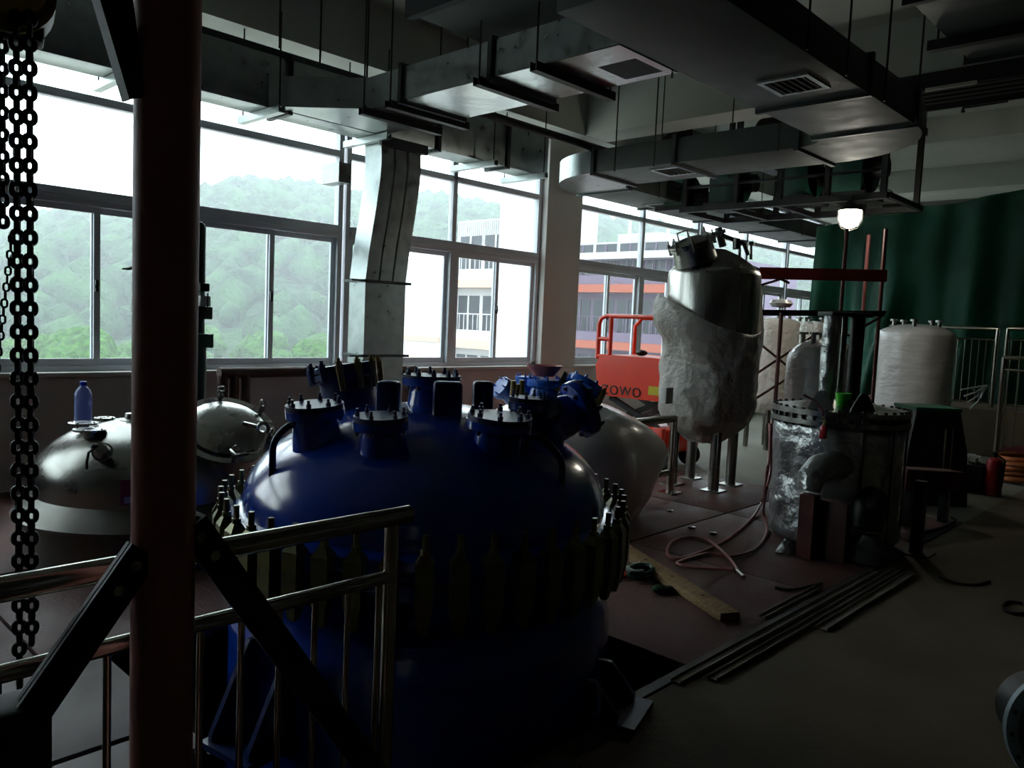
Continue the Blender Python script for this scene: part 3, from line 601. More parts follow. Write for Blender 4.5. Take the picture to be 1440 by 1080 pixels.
# ================================================================ TALL STEEL TANK WITH HALF-TORN PLASTIC WRAP
TX, TY = 6.83, 3.88; LT = Matrix.Translation((TX, TY, 0)); TR = 0.435
t2 = thing('tall_tank', 'tall stainless tank on legs, lower two thirds wrapped in torn plastic film', 'tank', (TX, TY, 0))
B().lathe([(0.0, 0.46), (0.2, 0.5), (TR - 0.07, 0.6), (TR - 0.01, 0.7), (TR, 0.76), (TR, 2.02), (TR - 0.012, 2.06), (TR - 0.04, 2.085)], 56, LT).done('shell', 'stainless', t2)
B().lathe([(TR - 0.03, 2.08), (0.34, 2.14), (0.22, 2.22), (0.10, 2.275), (0, 2.285)], 56, LT).done('top_cone', 'stainless_dull', t2, sharp=50)
def wraptop(a): return 1.62 + 0.22 * max(0, math.cos(a - math.radians(128))) ** 2 - 0.14 * max(0, math.cos(a - math.radians(262))) ** 2 + 0.48 * max(0, math.cos(a - math.radians(338))) ** 6
wp = B(); nA = 96; rows = 34
def wfn(i, j):
    a = 2 * PI * i; zt2 = wraptop(a); z = 0.43 + (zt2 - 0.43) * j
    r = TR + 0.012 if z > 0.74 else TR + 0.012 - 0.30 * ((0.74 - z) / 0.31) ** 1.7
    k = noise.noise(Vector((math.cos(a) * 2.4, math.sin(a) * 2.4, z * 2.2 + 9))) * 0.045 + noise.noise(Vector((math.cos(a) * 6, math.sin(a) * 6, z * 9 + 3))) * 0.022
    fl_ = max(0, (z - zt2 + 0.42) / 0.42); fl_ = fl_ ** 1.0 * (1.25 - fl_) * 0.20 * (0.3 + max(0, math.cos(a - math.radians(140))))
    r = r + max(-0.004, k + 0.014) * 0.8 + fl_; return (TX + r * math.cos(a), TY + r * math.sin(a), z)
wp.grid(nA, rows, wfn, 0.006); wp.done('plastic_wrap', 'wrap_film', t2, sharp=80)
for k in range(4):
    a = math.radians(-128 + 90 * k); x, y = TX + 0.30 * math.cos(a), TY + 0.30 * math.sin(a)
    lg = B().lathe([(0.05, 0.015), (0.05, 0.66)], 14, Matrix.Translation((x, y, 0))).done('leg', 'stainless_dull', t2); B().box(x - 0.09, y - 0.09, 0.0, x + 0.09, y + 0.09, 0.014).done('foot_plate', 'stainless_dull', lg)
# manway on the left of its cone
mc = PD(975, 352, 7.35); mdv = w_(Vector((-0.30, -0.92, -0.22))).normalized(); MT = fr(mc, mdv)
mo = B().lathe([(0.20, -0.12), (0.185, 0.03), (0.215, 0.035), (0.215, 0.055), (0.19, 0.056), (0.215, 0.06), (0.215, 0.08), (0.16, 0.105), (0.07, 0.125), (0, 0.128)], 36, MT).done('manway', 'stainless_dull', t2)
n_ = MT.to_3x3() @ Vector((0, 0, 1))
for k in range(8): a = k * PI / 4 + 0.2; c = MT @ Vector((0.205 * math.cos(a), 0.205 * math.sin(a), 0.06)); B().cyl(c - n_ * 0.05, c + n_ * 0.05, 0.016, n=8).cyl(c + n_ * 0.05, c + n_ * 0.08, 0.008, n=6).done('clamp_bolt', 'stainless_dull', mo)
for (a, b2) in ((2.6, 3.3), (0.6, 1.4)):
    P0, P1 = MT @ Vector((0.15 * math.cos(a), 0.15 * math.sin(a), 0.08)), MT @ Vector((0.15 * math.cos(b2), 0.15 * math.sin(b2), 0.08))
    B().tube([P0, P0 + n_ * 0.1, P1 + n_ * 0.1, P1], 0.009, 8).done('handle', 'stainless_dull', mo)
c = PD(1013, 332, 7.3); B().cyl(c - n_ * 0.1, c + n_ * 0.08, 0.035, n=14).cyl(c + n_ * 0.02, c + n_ * 0.05, 0.06, n=16).done('sight_port', 'stainless_dull', t2)
B().tube([PD(1014, 330, 7.2), PD(1032, 337, 7.2), PD(1046, 342, 7.2), PD(1052, 358, 7.25)], 0.02, 10).cyl(PD(1036, 336, 7.19), PD(1036, 350, 7.19), 0.035, n=12).done('top_pipe', 'stainless_dull', t2)
for px in (1040, 1056): B().cyl(PD(px, 365, 7.4), PD(px, 343, 7.4), 0.014, n=8).cyl(PD(px, 345, 7.4), PD(px, 340, 7.4), 0.03, n=10).done('nozzle', 'stainless_dull', t2)
q = PD(938, 556, 7.18); B().box(q.x - 0.06, q.y - 0.03, q.z - 0.075, q.x + 0.06, q.y + 0.03, q.z + 0.075, 0.008, None).done('outlet_box', 'white_label', t2)
# low steel pipe barrier in front of it
pbz = [PU(945, py, 6.22).z for py in (588, 664)]; pv = PU(945, 640, 6.22).y
lb = thing('pipe_barrier', 'low stainless pipe barrier between the wrapped reactor and the tall tank', 'barrier', (6.2, pv, 0))
for z in pbz: B().tube([(5.52, pv, z), (6.22, pv, z)], 0.036 if z == pbz[0] else 0.03, 12).done('rail', 'rail_steel', lb)
B().tube([(6.22, pv, 0), (6.22, pv, pbz[0] + 0.02)], 0.034, 12).done('post', 'rail_steel', lb); B().box(6.13, pv - 0.08, 0, 6.31, pv + 0.08, 0.012).done('foot_plate', 'rail_steel', lb)
B().tube([(5.56, pv, 0), (5.56, pv, pbz[0])], 0.034, 12).done('post', 'rail_steel', lb)

# ================================================================ ORANGE SCISSOR LIFT
UL = 7.15
def LP(px, py, u=UL): return PU(px, py, u)
sl = thing('scissor_lift', 'bright orange scissor lift parked by the windows behind the tall tank', 'lift', (7.6, 5.0, 0))
vL, vR = LP(836, 540).y, LP(836, 540).y - 0.95
zt1, zb1 = LP(850, 499).z, LP(850, 556).z
B().prism([(vL - 0.03, zb1 + 0.13), (vL, zt1 - 0.12), (vL - 0.06, zt1), (vR, zt1), (vR, zb1), (vL - 0.1, zb1)], Matrix(((0, 0, 1, UL), (1, 0, 0, 0), (0, 1, 0, 0), (0, 0, 0, 1))), 0.8).done('deck', 'orange_paint', sl)
B().box(UL - 0.004, LP(910, 548).y - 0.17, LP(920, 556).z, UL, LP(912, 548).y, LP(915, 543).z).done('yellow_sticker', 'yellow_label', sl)
tx = bpy.data.curves.new('deck_lettering', 'FONT'); tx.body = 'ZOWO'; tx.size = 0.15; tx.extrude = 0.002; tx.space_character = 1.15
to = bpy.data.objects.new('deck_lettering', tx); C.objects.link(to); to.parent = sl
tx.materials.append(MATS['black_paint']); p = LP(845, 573)
to.location = Vector((UL - 0.004, p.y, zb1 + 0.02)) - W[sl.name]; to.rotation_euler = (PI / 2, 0, -PI / 2)
me_ = bpy.data.meshes.new_from_object(to.evaluated_get(bpy.context.evaluated_depsgraph_get())); tm = bpy.data.objects.new('lettering', me_); C.objects.link(tm); tm.parent = sl; tm.location = to.location; tm.rotation_euler = to.rotation_euler; tm['label'] = 'black lettering ZOWO'; bpy.data.objects.remove(to)
if not me_.materials: me_.materials.append(MATS['black_paint'])
for s in (0, 1):
    for k in range(2):
        ua = UL + 0.12 + 0.5 * s; z0s, z1s = 0.42 + 0.0, zb1 - 0.02
        B().beam((ua + 0.04 * k, vL - 0.15, z0s if k else z1s), (ua + 0.04 * k, vR + 0.15, z1s if k else z0s), 0.04, 0.06).done('scissor_arm', 'black_steel', sl)
B().box(UL + 0.06, vR, 0.16, UL + 0.74, vL - 0.05, 0.42, 0.02).done('chassis', 'orange_paint', sl)
B().box(UL - 0.02, LP(925, 620).y - 0.06, 0.12, UL + 0.06, LP(905, 620).y + 0.06, 0.44, 0.01).done('battery_door', 'orange_paint', sl)
B().box(UL - 0.025, LP(925, 625).y, 0.26, UL - 0.02, LP(912, 625).y, 0.33).done('white_sticker', 'white_label', sl)
for v in (LP(927, 640).y, vL - 0.35):
    for u in (UL + 0.03, UL + 0.60): B().cyl((u - 0.04, v, 0.115), (u + 0.05, v, 0.115), 0.115, n=20).done('wheel', 'rubber', sl)
gr_ = 0.024; zr = LP(850, 444).z; zm_ = LP(850, 501).z
def gtube(pts, r=gr_): return B().tube(pts, r, 10)
ug = UL + 0.03
c_ = vL - 0.0
gtube([(ug, c_, zt1 - 0.05), (ug, c_, zr - 0.1), (ug, c_ - 0.03, zr - 0.03), (ug, c_ - 0.1, zr), (ug, vR + 0.05, zr)]).done('guard_rail', 'orange_paint', sl)
gtube([(ug, c_, zm_), (ug, vR + 0.05, zm_)]).done('guard_rail', 'orange_paint', sl)
gtube([(ug, c_ - 0.17, zt1), (ug, c_ - 0.17, zr)]).done('rail_post', 'orange_paint', sl); gtube([(ug, vR + 0.06, zt1), (ug, vR + 0.06, zr)]).done('rail_post', 'orange_paint', sl)
gtube([(ug, c_, zr - 0.26), (ug, c_ - 0.17, zr - 0.26)]).done('cross_piece', 'orange_paint', sl)
uh = UL + 0.74
gtube([(uh, c_, zt1), (uh, c_, zr - 0.1), (uh, c_ - 0.1, zr), (uh, vR + 0.05, zr)]).done('guard_rail', 'orange_paint', sl); gtube([(uh, c_ - 0.02, zm_), (uh, vR + 0.05, zm_)]).done('guard_rail', 'orange_paint', sl)
B().ball((UL + 0.3, LP(880, 500).y, zt1 + 0.04), 0.06, (1, 1.2, 0.6), 2).done('tool_on_deck', 'black_paint', sl)

# ================================================================ FOIL-CLAD VESSEL WITH AGITATOR STAND
VX, VY = 5.84, 2.22; LV = Matrix.Translation((VX, VY, 0)); VR = 0.445
v1 = thing('clad_vessel', 'vessel clad in crumpled aluminium sheet with a bolted grey lid on the right', 'vessel', (VX, VY, 0))
B().lathe([(VR - 0.03, 0.03)] + [(VR, 0.06 + 0.05 * i) for i in range(17)] + [(VR - 0.02, 0.875)], 72, LV, fn=wob(0.03, 2.3, 2)).done('cladding', 'foil', v1, sharp=80)
for a in (222, 252, 285): aa = math.radians(a); x, y = VX + (VR + 0.008) * math.cos(aa), VY + (VR + 0.008) * math.sin(aa); B().beam((x, y, 0.08), (x, y, 0.86), 0.012, 0.012).done('cladding_seam', 'dark_steel', v1)
lid = B().lathe([(VR + 0.01, 0.875), (VR + 0.03, 0.88), (VR + 0.03, 0.915), (VR + 0.0, 0.918), (VR, 0.945), (VR + 0.03, 0.948), (VR + 0.03, 0.985), (VR - 0.06, 0.99), (0.2, 1.03), (0, 1.04)], 64, LV).done('lid', 'stainless_dull', v1)
b0 = None
for k in range(36):
    a = 2 * PI * k / 36; x, y = VX + (VR + 0.012) * math.cos(a), VY + (VR + 0.012) * math.sin(a)
    if b0 is None: b0 = B().cyl((x, y, 0.862), (x, y, 1.0), 0.013, n=6).done('bolt', 'black_paint', lid)
    else: inst(b0, 'bolt', lid, (VX, VY, 0), (0, 0, a))
for px, py in ((1122, 563), (1239, 567)):
    p = PD(px, py, 5.2); p.z = 0.975; ca = math.atan2(p.y - VY, p.x - VX); p = Vector((VX + 0.36 * math.cos(ca), VY + 0.34 * math.sin(ca), 0.99))
    Mx = Matrix.Translation(p) @ Matrix.Rotation(ca + PI / 2, 4, 'Z') @ Matrix.Rotation(PI / 2, 4, 'X')
    B().prism([(-0.09, 0), (0.09, 0), (0.035, 0.11), (0.012, 0.13), (-0.012, 0.13), (-0.035, 0.11)], Mx, 0.02).done('lifting_lug', 'dark_steel', lid)
ag = thing('agitator_stand', 'foil-wrapped agitator stand with two uprights on the lid of the clad vessel', 'stand', (VX, VY, 1.04))
zt3 = PD(1186, 440, 5.86).z
pL, pR = PD(1166, 500, 5.78), PD(1203, 500, 5.83)
B().lathe([(0.055, 1.0), (0.058, 1.2), (0.06, 1.4), (0.055, zt3 - 0.02)], 16, Matrix.Translation((pL.x, pL.y, 0)), fn=wob(0.012, 6, 1)).done('wrapped_upright', 'foil', ag, sharp=80)
B().lathe([(0.05, 1.0), (0.05, zt3 - 0.02)], 16, Matrix.Translation((pR.x, pR.y, 0))).done('upright', 'dark_steel', ag)
cM = (pL + pR) / 2
Mt = Matrix.Translation((cM.x, cM.y, 0)) @ Matrix.Rotation(math.atan2(pR.y - pL.y, pR.x - pL.x), 4, 'Z'); hw = (pR - pL).length / 2 + 0.06
B().box(-hw, -0.09, zt3 - 0.03, hw, 0.09, zt3 + 0.0, 0.004, Mt).done('top_plate', 'dark_steel', ag)
B().cyl((cM.x, cM.y, 1.02), (cM.x, cM.y, zt3 - 0.03), 0.022, n=12).done('shaft', 'stainless_dull', ag)
p = PD(1185, 571, 5.56); gb = thing('bucket', 'bright green plastic bucket on the lid of the clad vessel', 'bucket', (p.x, p.y, 1.0)); zl = 1.005
B().lathe([(0.042, zl), (0.052, zl + 0.09), (0.056, zl + 0.092), (0.056, zl + 0.1), (0.05, zl + 0.1), (0.042, zl + 0.03), (0, zl + 0.03)], 24, Matrix.Translation((p.x, p.y, 0))).done('pail', 'green_bucket', gb); B().box(p.x - 0.02, p.y - 0.0535, zl + 0.02, p.x + 0.02, p.y - 0.0475, zl + 0.055).done('red_print', 'red_label', gb)
# red chain block hanging on the vessel side
ch = thing('lever_hoist', 'small red lever hoist hanging from the lid of the clad vessel', 'hoist', PD(1158, 585, 5.38))
B().tube([PD(1130, 555, 5.43), PD(1148, 565, 5.40), PD(1157, 578, 5.38), PD(1158, 590, 5.38)], 0.008, 6).done('sling', 'cloth_red', ch); B().tube([PD(1157, 585, 5.38), PD(1160, 592, 5.38), PD(1158, 600, 5.38)], 0.01, 6).done('hook', 'brass_clamp', ch)
q = PD(1158, 606, 5.38); B().box(q.x - 0.022, q.y - 0.022, q.z - 0.055, q.x + 0.022, q.y + 0.022, q.z + 0.04, 0.012).done('body', 'extinguisher_red', ch)
# foil covered nozzles and things leaning at its front
fe = B(); pts = [PD(1188, 655, 5.50), PD(1170, 655, 5.41), PD(1152, 660, 5.34), PD(1140, 672, 5.31), PD(1137, 690, 5.31)]
fe.tube(pts, [0.10, 0.105, 0.10, 0.09, 0.075], 16); fe.done('foil_elbow', 'foil', v1)
fn2 = B(); fn2.tube([PD(1225, 700, 5.43), PD(1222, 720, 5.33), PD(1220, 745, 5.30)], [0.105, 0.11, 0.09], 16); fn2.done('foil_outlet', 'dark_steel', v1)
B().tube([PD(1196, 648, 5.41), PD(1203, 657, 5.40), PD(1218, 668, 5.43), PD(1228, 672, 5.48)], 0.018, 8).done('pale_lagging', 'brass_clamp', v1)
c = PZ(1133, 783, 0); B().beam((c.x, c.y, 0), (c.x, c.y, 0.43), 0.10, 0.10).done('support_leg', 'red_primer', v1)
c = PZ(1280, 782, 0); c = Vector((5.82, 1.9, 0))
bxp = PZ(1160, 786, 0); tag(B().box(bxp.x - 0.02, bxp.y - 0.13, 0, bxp.x + 0.08, bxp.y + 0.11, 0.40, 0.008).done('crate', 'brown_pipe'), 'dark brown box standing against the front of the clad vessel', 'crate')
p = PZ(1222, 792, 0); tag(B().lathe([(0.10, 0.0), (0.125, 0.02), (0.125, 0.10), (0.08, 0.13), (0.05, 0.19), (0.0, 0.2)], 20, Matrix.Translation((p.x, p.y, 0))).done('motor', 'dark_steel'), 'small dark motor lying on the floor below the clad vessel', 'motor')
p = PZ(1106, 776, 0); tag(B().grid(10, 8, lambda a, b: (p.x - 0.09 + 0.18 * a, p.y - 0.05 + 0.1 * b, 0.01 + 0.09 * math.sin(PI * a) * math.sin(PI * b) + 0.02 * noise.noise(Vector((a * 6, b * 6, 1)))), 0.004).done('foil_scrap', 'foil'), 'crumpled silver foil scrap on the floor at the left foot of the clad vessel', 'scrap')
# ================================================================ FOREGROUND: GANTRY POST, CHAIN HOIST, RAILING
PX_, PY_ = PD(232, 540, 1.5).x, PD(232, 540, 1.5).y
ga = thing('gantry_frame', 'red-brown steel gantry post with dark diagonal braces in the left foreground', 'gantry', (PX_, PY_, 0))
B().lathe([(0.0575, 0.012), (0.0575, 3.1)], 32, Matrix.Translation((PX_, PY_, 0))).done('post', 'post_paint', ga)
B().box(PX_ - 0.14, PY_ - 0.12, 0, PX_ + 0.14, PY_ + 0.12, 0.012).done('base_plate', 'black_steel', ga)
for a, b in ((PV(196, 770, 1.5), PV(-40, 1110, 1.5)), (PV(262, 735, 1.5), PV(545, 1120, 1.5))):
    o = B().angle(a, b, 0.062, 0.008, (0, 1, 0)).beam(a, b, 0.05, 0.012, (0, 1, 0)).done('brace', 'black_steel', ga)
    d = (b - a).normalized(); q = a + d * 0.03
    for k in range(2): B().cyl(q + d * 0.05 * k + Vector((0, -0.034, 0)), q + d * 0.05 * k + Vector((0, -0.02, 0)), 0.011, n=6).done('bolt', 'rail_steel', o)
B().angle(PV(190, 140, 1.5), PV(140, -30, 1.5), 0.034, 0.006, (0, 1, 0)).beam(PV(192, 130, 1.5), PV(170, -30, 1.5), 0.03, 0.006, (0, 1, 0)).done('top_brace', 'dark_steel', ga)
b_ = PV(20, 1090, 1.5); B().beam((PX_ - 1.5, PY_, 0.06), (PX_ + 1.3, PY_, 0.06), 0.10, 0.10).done('sill_beam', 'black_steel', ga)
p = PV(22, 1050, 1.5); B().box(p.x - 0.06, p.y - 0.05, 0.11, p.x + 0.045, p.y + 0.05, PV(22, 985, 1.5).z, 0.01).done('foot_bracket', 'black_steel', ga)

ry = 1.687
rg = thing('stair_railing', 'polished stainless railing with thin balusters in front of the big blue reactor', 'railing', (0, ry, 0))
B().tube([(-1.8, ry, 0.955), (1.383, ry, 0.955)], 0.0255, 20).done('top_rail', 'rail_steel', rg)
B().tube([(-1.8, ry, 0.790), (1.31, ry, 0.790)], 0.0185, 16).done('middle_rail', 'rail_steel', rg)
B().tube([(1.325, ry, 0.0), (1.325, ry, 0.935)], 0.0205, 16).done('end_post', 'rail_steel', rg)
for u in [1.287 - 0.0995 * k for k in range(8)] + [0.393, 0.29]: B().tube([(u, ry, 0.06), (u, ry, 0.775)], 0.0085, 10).done('baluster', 'rail_steel', rg)
B().tube([(-1.8, ry, 0.06), (1.31, ry, 0.06)], 0.012, 10).done('bottom_rail', 'rail_steel', rg)

def link_mesh(L, w, r):
    pts = []; h = L / 2 - w / 2
    for i in range(9): a = -PI / 2 + PI * i / 8; pts.append((w / 2 * math.sin(a) * 0 + (w / 2 - r) * math.cos(a) * 0 + (w / 2 - r) * math.sin(a), 0, h + (w / 2 - r) * math.cos(a)))
    for i in range(9): a = PI / 2 + PI * i / 8; pts.append(((w / 2 - r) * math.sin(a), 0, -h + (w / 2 - r) * math.cos(a)))
    return pts
def chain(name, lab, x, y, ztop, zbot, pitch, w, r, m, grp, sway=0.0, dx=0.0, dy=0.0):
    t = thing(name, lab, 'chain', (x, y, zbot), grp); n = int((ztop - zbot) / pitch); src = None
    for k in range(n):
        z = ztop - pitch * (k + 0.5); f = (ztop - z); p = Vector((x + dx * f, y + dy * f, z))
        rot = (0, 0, math.radians(-14 + (90 if k % 2 else 0) + random.uniform(-8, 8)))
        if src is None:
            W['_tmp'] = p; b = B(); b.tube(link_mesh(pitch + 2 * r, w, r), r, 7, True); 
            for v in b.bm.verts: v.co += p
            src = b.done('link', m, t); src.data.transform(Matrix.Translation(W[t.name] - p)); src.location = p - W[t.name]; src.rotation_euler = rot
        else:
            c = src.copy(); C.objects.link(c); c.parent = t; c.location = p - W[t.name]; c.rotation_euler = rot
    return t
h0 = PD(25, 40, 2.2)
def cx(px, py): p = PD(px, py, 2.2); return p.x, p.y
zt_c, zb1_, zb2_ = PD(25, 30, 2.2).z, PD(25, 985, 2.2).z, PD(43, 920, 2.2).z
chain('hoist_chain', 'heavy dark load chain reaching furthest down, beside the rightmost fall', *cx(25, 500), zt_c, zb1_, 0.0325, 0.040, 0.0083, 'black_steel', 'hoist chains')
chain('hoist_chain', 'rightmost heavy dark load chain hanging from the hoist', *cx(43, 500), zt_c, zb2_, 0.0325, 0.040, 0.0083, 'black_steel', 'hoist chains')
chain('hoist_chain', 'heavy dark chain cut by the left edge of the view', *cx(3, 150), zt_c, PD(3, 330, 2.2).z, 0.030, 0.036, 0.0075, 'black_steel', 'hoist chains')
p = PD(17, 330, 2.15); q = PD(0, 480, 2.15)
chain('hand_chain', 'thin hand chain slanting off at the left edge beside the heavy chains', p.x, p.y, p.z, q.z - 0.1, 0.022, 0.019, 0.003, 'black_steel', None, 0, (q.x - p.x) / (p.z - q.z), (q.y - p.y) / (p.z - q.z))
hp = PD(12, 5, 2.2); ho = thing('chain_hoist', 'dark yellow chain hoist body at the top left corner', 'hoist', hp)
HM = Matrix.Translation(hp) @ Matrix.Rotation(math.radians(-14), 4, 'Z')
B().cyl(HM @ Vector((0.0, -0.07, 0.02)), HM @ Vector((0.0, 0.07, 0.02)), 0.115, n=28).done('gear_housing', 'hoist_yellow', ho)
B().cyl(HM @ Vector((0.0, -0.10, 0.03)), HM @ Vector((0.0, -0.07, 0.03)), 0.09, n=28).done('hand_wheel', 'hoist_yellow', ho)
B().box(-0.10, -0.05, -0.10, 0.085, 0.05, 0.02, 0.012, HM).done('chain_guide', 'black_steel', ho)
B().cyl(HM @ Vector((0, 0, 0.1)), HM @ Vector((0, 0, 0.75)), 0.02, n=10).done('top_hook', 'black_steel', ho)
hk = PD(22, 1005, 2.2); hkt = thing('hook_block', 'black hook block at the lower end of the load chains', 'hook', hk - Vector((0, 0, 0.12)))
B().box(-0.05, -0.035, -0.06, 0.05, 0.035, 0.03, 0.012, Matrix.Translation(hk) @ Matrix.Rotation(math.radians(-46), 4, 'Z')).done('block', 'black_steel', hkt)
B().tube([hk + Vector((0, 0, -0.06))] + [hk + Vector((0.045 * math.sin(a) * 0.7, -0.045 * math.sin(a) * 0.7, -0.12 + 0.045 * math.cos(a))) for a in [0.2 + 0.5 * i for i in range(9)]], 0.011, 8).done('hook', 'black_steel', hkt)
fg = PD(1512, 1037, 2.0); fn_ = w_(Vector((-0.25, -0.1, -1))).normalized()
fz = thing('pipe_flange', 'pale blue-grey bolted flange of a pipe spool cut by the bottom right corner', 'flange', (fg.x, fg.y, 0)); FM = fr(fg, fn_)
fo = B().lathe([(0.105, -0.02), (0.158, -0.02), (0.158, 0.006), (0.132, 0.008), (0.128, 0.0), (0.105, 0.0), (0.105, -0.02)], 48, FM, caps=False).done('flange_ring', 'pale_blue_flange', fz)
for k in range(16): a = 2 * PI * k / 16 + 0.1; c = FM @ Vector((0.145 * math.cos(a), 0.145 * math.sin(a), 0.004)); B().cyl(c, c + fn_ * 0.004, 0.006, n=8).done('bolt_hole', 'black_paint', fo)
B().lathe([(0.104, -0.25), (0.104, 0.004)], 40, FM, caps=False).lathe([(0.095, -0.25), (0.095, 0.0)], 40, FM, caps=False).done('pipe_stub', 'dark_steel', fz)
bb = fg - fn_ * 0.2; B().beam((bb.x, bb.y, 0), (bb.x, bb.y, bb.z - 0.06), 0.08, 0.08).box(bb.x - 0.12, bb.y - 0.12, 0, bb.x + 0.12, bb.y + 0.12, 0.01).done('stand', 'dark_steel', fz)

# ================================================================ HUNG MACHINE RACK WITH GREEN FANS, LAMP
RU = 8.95
def RK(px, py, u=RU): return PU(px, py, u)
va, vb = RK(958, 292).y, RK(1248, 285).y; zr0 = RK(1158, 281).z
rk = thing('machine_rack', 'black steel rack hung from the ceiling carrying green fans beyond the cross duct', 'rack', (9.5, (va + vb) / 2, zr0))
for u in (RU, RU + 1.1):
    B().beam((u, va, zr0), (u, vb, zr0), 0.09, 0.07).done('bottom_beam', 'black_steel', rk); B().beam((u, va + 0.3, 3.92), (u, vb, 3.92), 0.07, 0.08).done('top_beam', 'black_steel', rk)
    for f in (0.02, 0.30, 0.52, 0.74, 0.98): v = va + (vb - va) * f; B().beam((u, v, zr0), (u, v, 4.55), 0.06, 0.06, (0, 1, 0)).done('upright', 'black_steel', rk)
for f in (0.0, 0.25, 0.5, 0.75, 1.0): v = va + (vb - va) * f; B().beam((RU, v, zr0), (RU + 1.1, v, zr0), 0.06, 0.06).done('cross_beam', 'black_steel', rk)
B().beam((RU, va + 0.1, zr0 + 0.28), (RU, vb, zr0 + 0.28), 0.03, 0.03).done('hand_rail', 'black_steel', rk)
def fan(cu, cv, r, lab, m):
    z = zr0 + 0.05; t = thing('fan_unit', lab, 'fan', (cu, cv, z), 'green fans on the hung rack')
    B().box(cu - 0.3, cv - 0.22, z, cu + 0.3, cv + 0.22, z + 0.06).done('base_frame', 'black_steel', t)
    B().lathe([(r, -0.17), (r, 0.17)], 28, Matrix.Translation((cu, cv, z + 0.08 + r)) @ Matrix.Rotation(PI / 2, 4, 'X')).done('scroll_housing', m, t)
    B().box(cu - r, cv - 0.17, z + 0.06, cu + r * 0.2, cv + 0.17, z + 0.1 + r * 2.0, 0.01).done('outlet', m, t)
    B().cyl((cu + 0.1, cv - 0.3, z + 0.08 + r), (cu + 0.1, cv - 0.17, z + 0.08 + r), r * 0.45, n=18).done('motor', 'black_steel', t)
for (px, r, lab, m) in ((962, 0.20, 'green fan unit at the window end of the hung rack', 'green_paint'), (1030, 0.25, 'dark fan unit second from the window end of the hung rack', 'green_dark'), (1130, 0.25, 'green fan unit third along the hung rack', 'green_dark'), (1205, 0.3, 'dark green fan unit above the lit work lamp', 'green_dark')):
    fan(RU + 0.5, PU(px, 270, RU + 0.55).y, r, lab, m)
for px, pr_ in ((955, 0.0), (1085, 0.0)):
    p = PU(px, 200, RU + 0.55); tag(B().lathe([(0.30, -0.10), (0.30, 0.10)], 28, Matrix.Translation((RU + 0.55, p.y, zr0 + 0.86)) @ Matrix.Rotation(PI / 2, 4, 'X')).box(RU + 0.25, p.y - 0.1, zr0 + 0.50, RU + 0.85, p.y + 0.1, zr0 + 0.62).done('blower', 'black_paint'), 'black round blower behind the cross duct, ' + ('nearer the windows' if px < 1000 else 'nearer the lamp'), 'blower', 'black blowers')
lp = PD(1195, 308, 8.6); wl = thing('work_lamp', 'glowing white caged work lamp hanging under the rack', 'lamp', lp)
B().lathe([(0, -0.10), (0.035, -0.095), (0.085, -0.07), (0.115, 0.0), (0.115, 0.09), (0.0, 0.095)], 24, Matrix.Translation(lp)).done('glass_globe', 'lamp_glow', wl)
B().lathe([(0.125, 0.09), (0.125, 0.115), (0.06, 0.15), (0.03, 0.2), (0, 0.2)], 20, Matrix.Translation(lp)).done('cap', 'dark_steel', wl)
for k in range(4): a = k * PI / 2 + 0.4; B().tube([lp + Vector((0.126 * math.cos(a), 0.126 * math.sin(a), 0.09)), lp + Vector((0.126 * math.cos(a), 0.126 * math.sin(a), -0.02)), lp + Vector((0.08 * math.cos(a), 0.08 * math.sin(a), -0.10)), lp + Vector((0, 0, -0.125))], 0.005, 6).done('cage_wire', 'dark_steel', wl)
B().cyl(lp + Vector((0, 0, 0.2)), (lp.x, lp.y, zr0 + 0.0), 0.012, n=8).done('stem', 'black_steel', wl)
ll = bpy.data.lights.new('work_lamp_light', 'POINT'); ll.energy = 14; ll.color = (1.0, 0.97, 0.86); ll.shadow_soft_size = 0.1
lo_ = bpy.data.objects.new('work_lamp_light', ll); C.objects.link(lo_); lo_.parent = wl; lo_.location = (0, 0, -0.16)
# second dark rack at the right, with a tube lamp
rk2 = thing('louvre_rack', 'black louvred frame with a pale tube under the ceiling at the right', 'rack', PD(1335, 130, 7.5))
c = PD(1335, 128, 7.5); 
for k in range(5): B().box(c.x - 0.3 + 0.14 * k, c.y - 0.75, c.z - 0.015, c.x - 0.22 + 0.14 * k, c.y + 0.42, c.z + 0.02).done('slat', 'black_steel', rk2)
for q in (-0.34, 0.42): B().box(c.x + q, c.y - 0.8, c.z - 0.05, c.x + q + 0.03, c.y + 0.45, c.z + 0.1).done('side_rail', 'black_steel', rk2)
B().cyl((c.x - 0.36, c.y - 0.32, c.z - 0.06), (c.x - 0.36, c.y + 0.1, c.z - 0.06), 0.018, n=8).done('tube', 'wall_paint', rk2)
for dv in (-0.7, 0.35): B().cyl((c.x, c.y + dv, c.z), (c.x, c.y + dv, 4.55), 0.012, n=6).done('hanger_rod', 'dark_steel', rk2)
a, b = PD(1355, 150, 8.6), PD(1415, 142, 8.4); tag(B().tube([a - Vector((0, 0, 0.06)), a, b, (b.x, b.y, 4.55)], 0.025, 8).done('pipe', 'dark_steel'), 'short dark pipe below the louvred frame at the right', 'pipe')

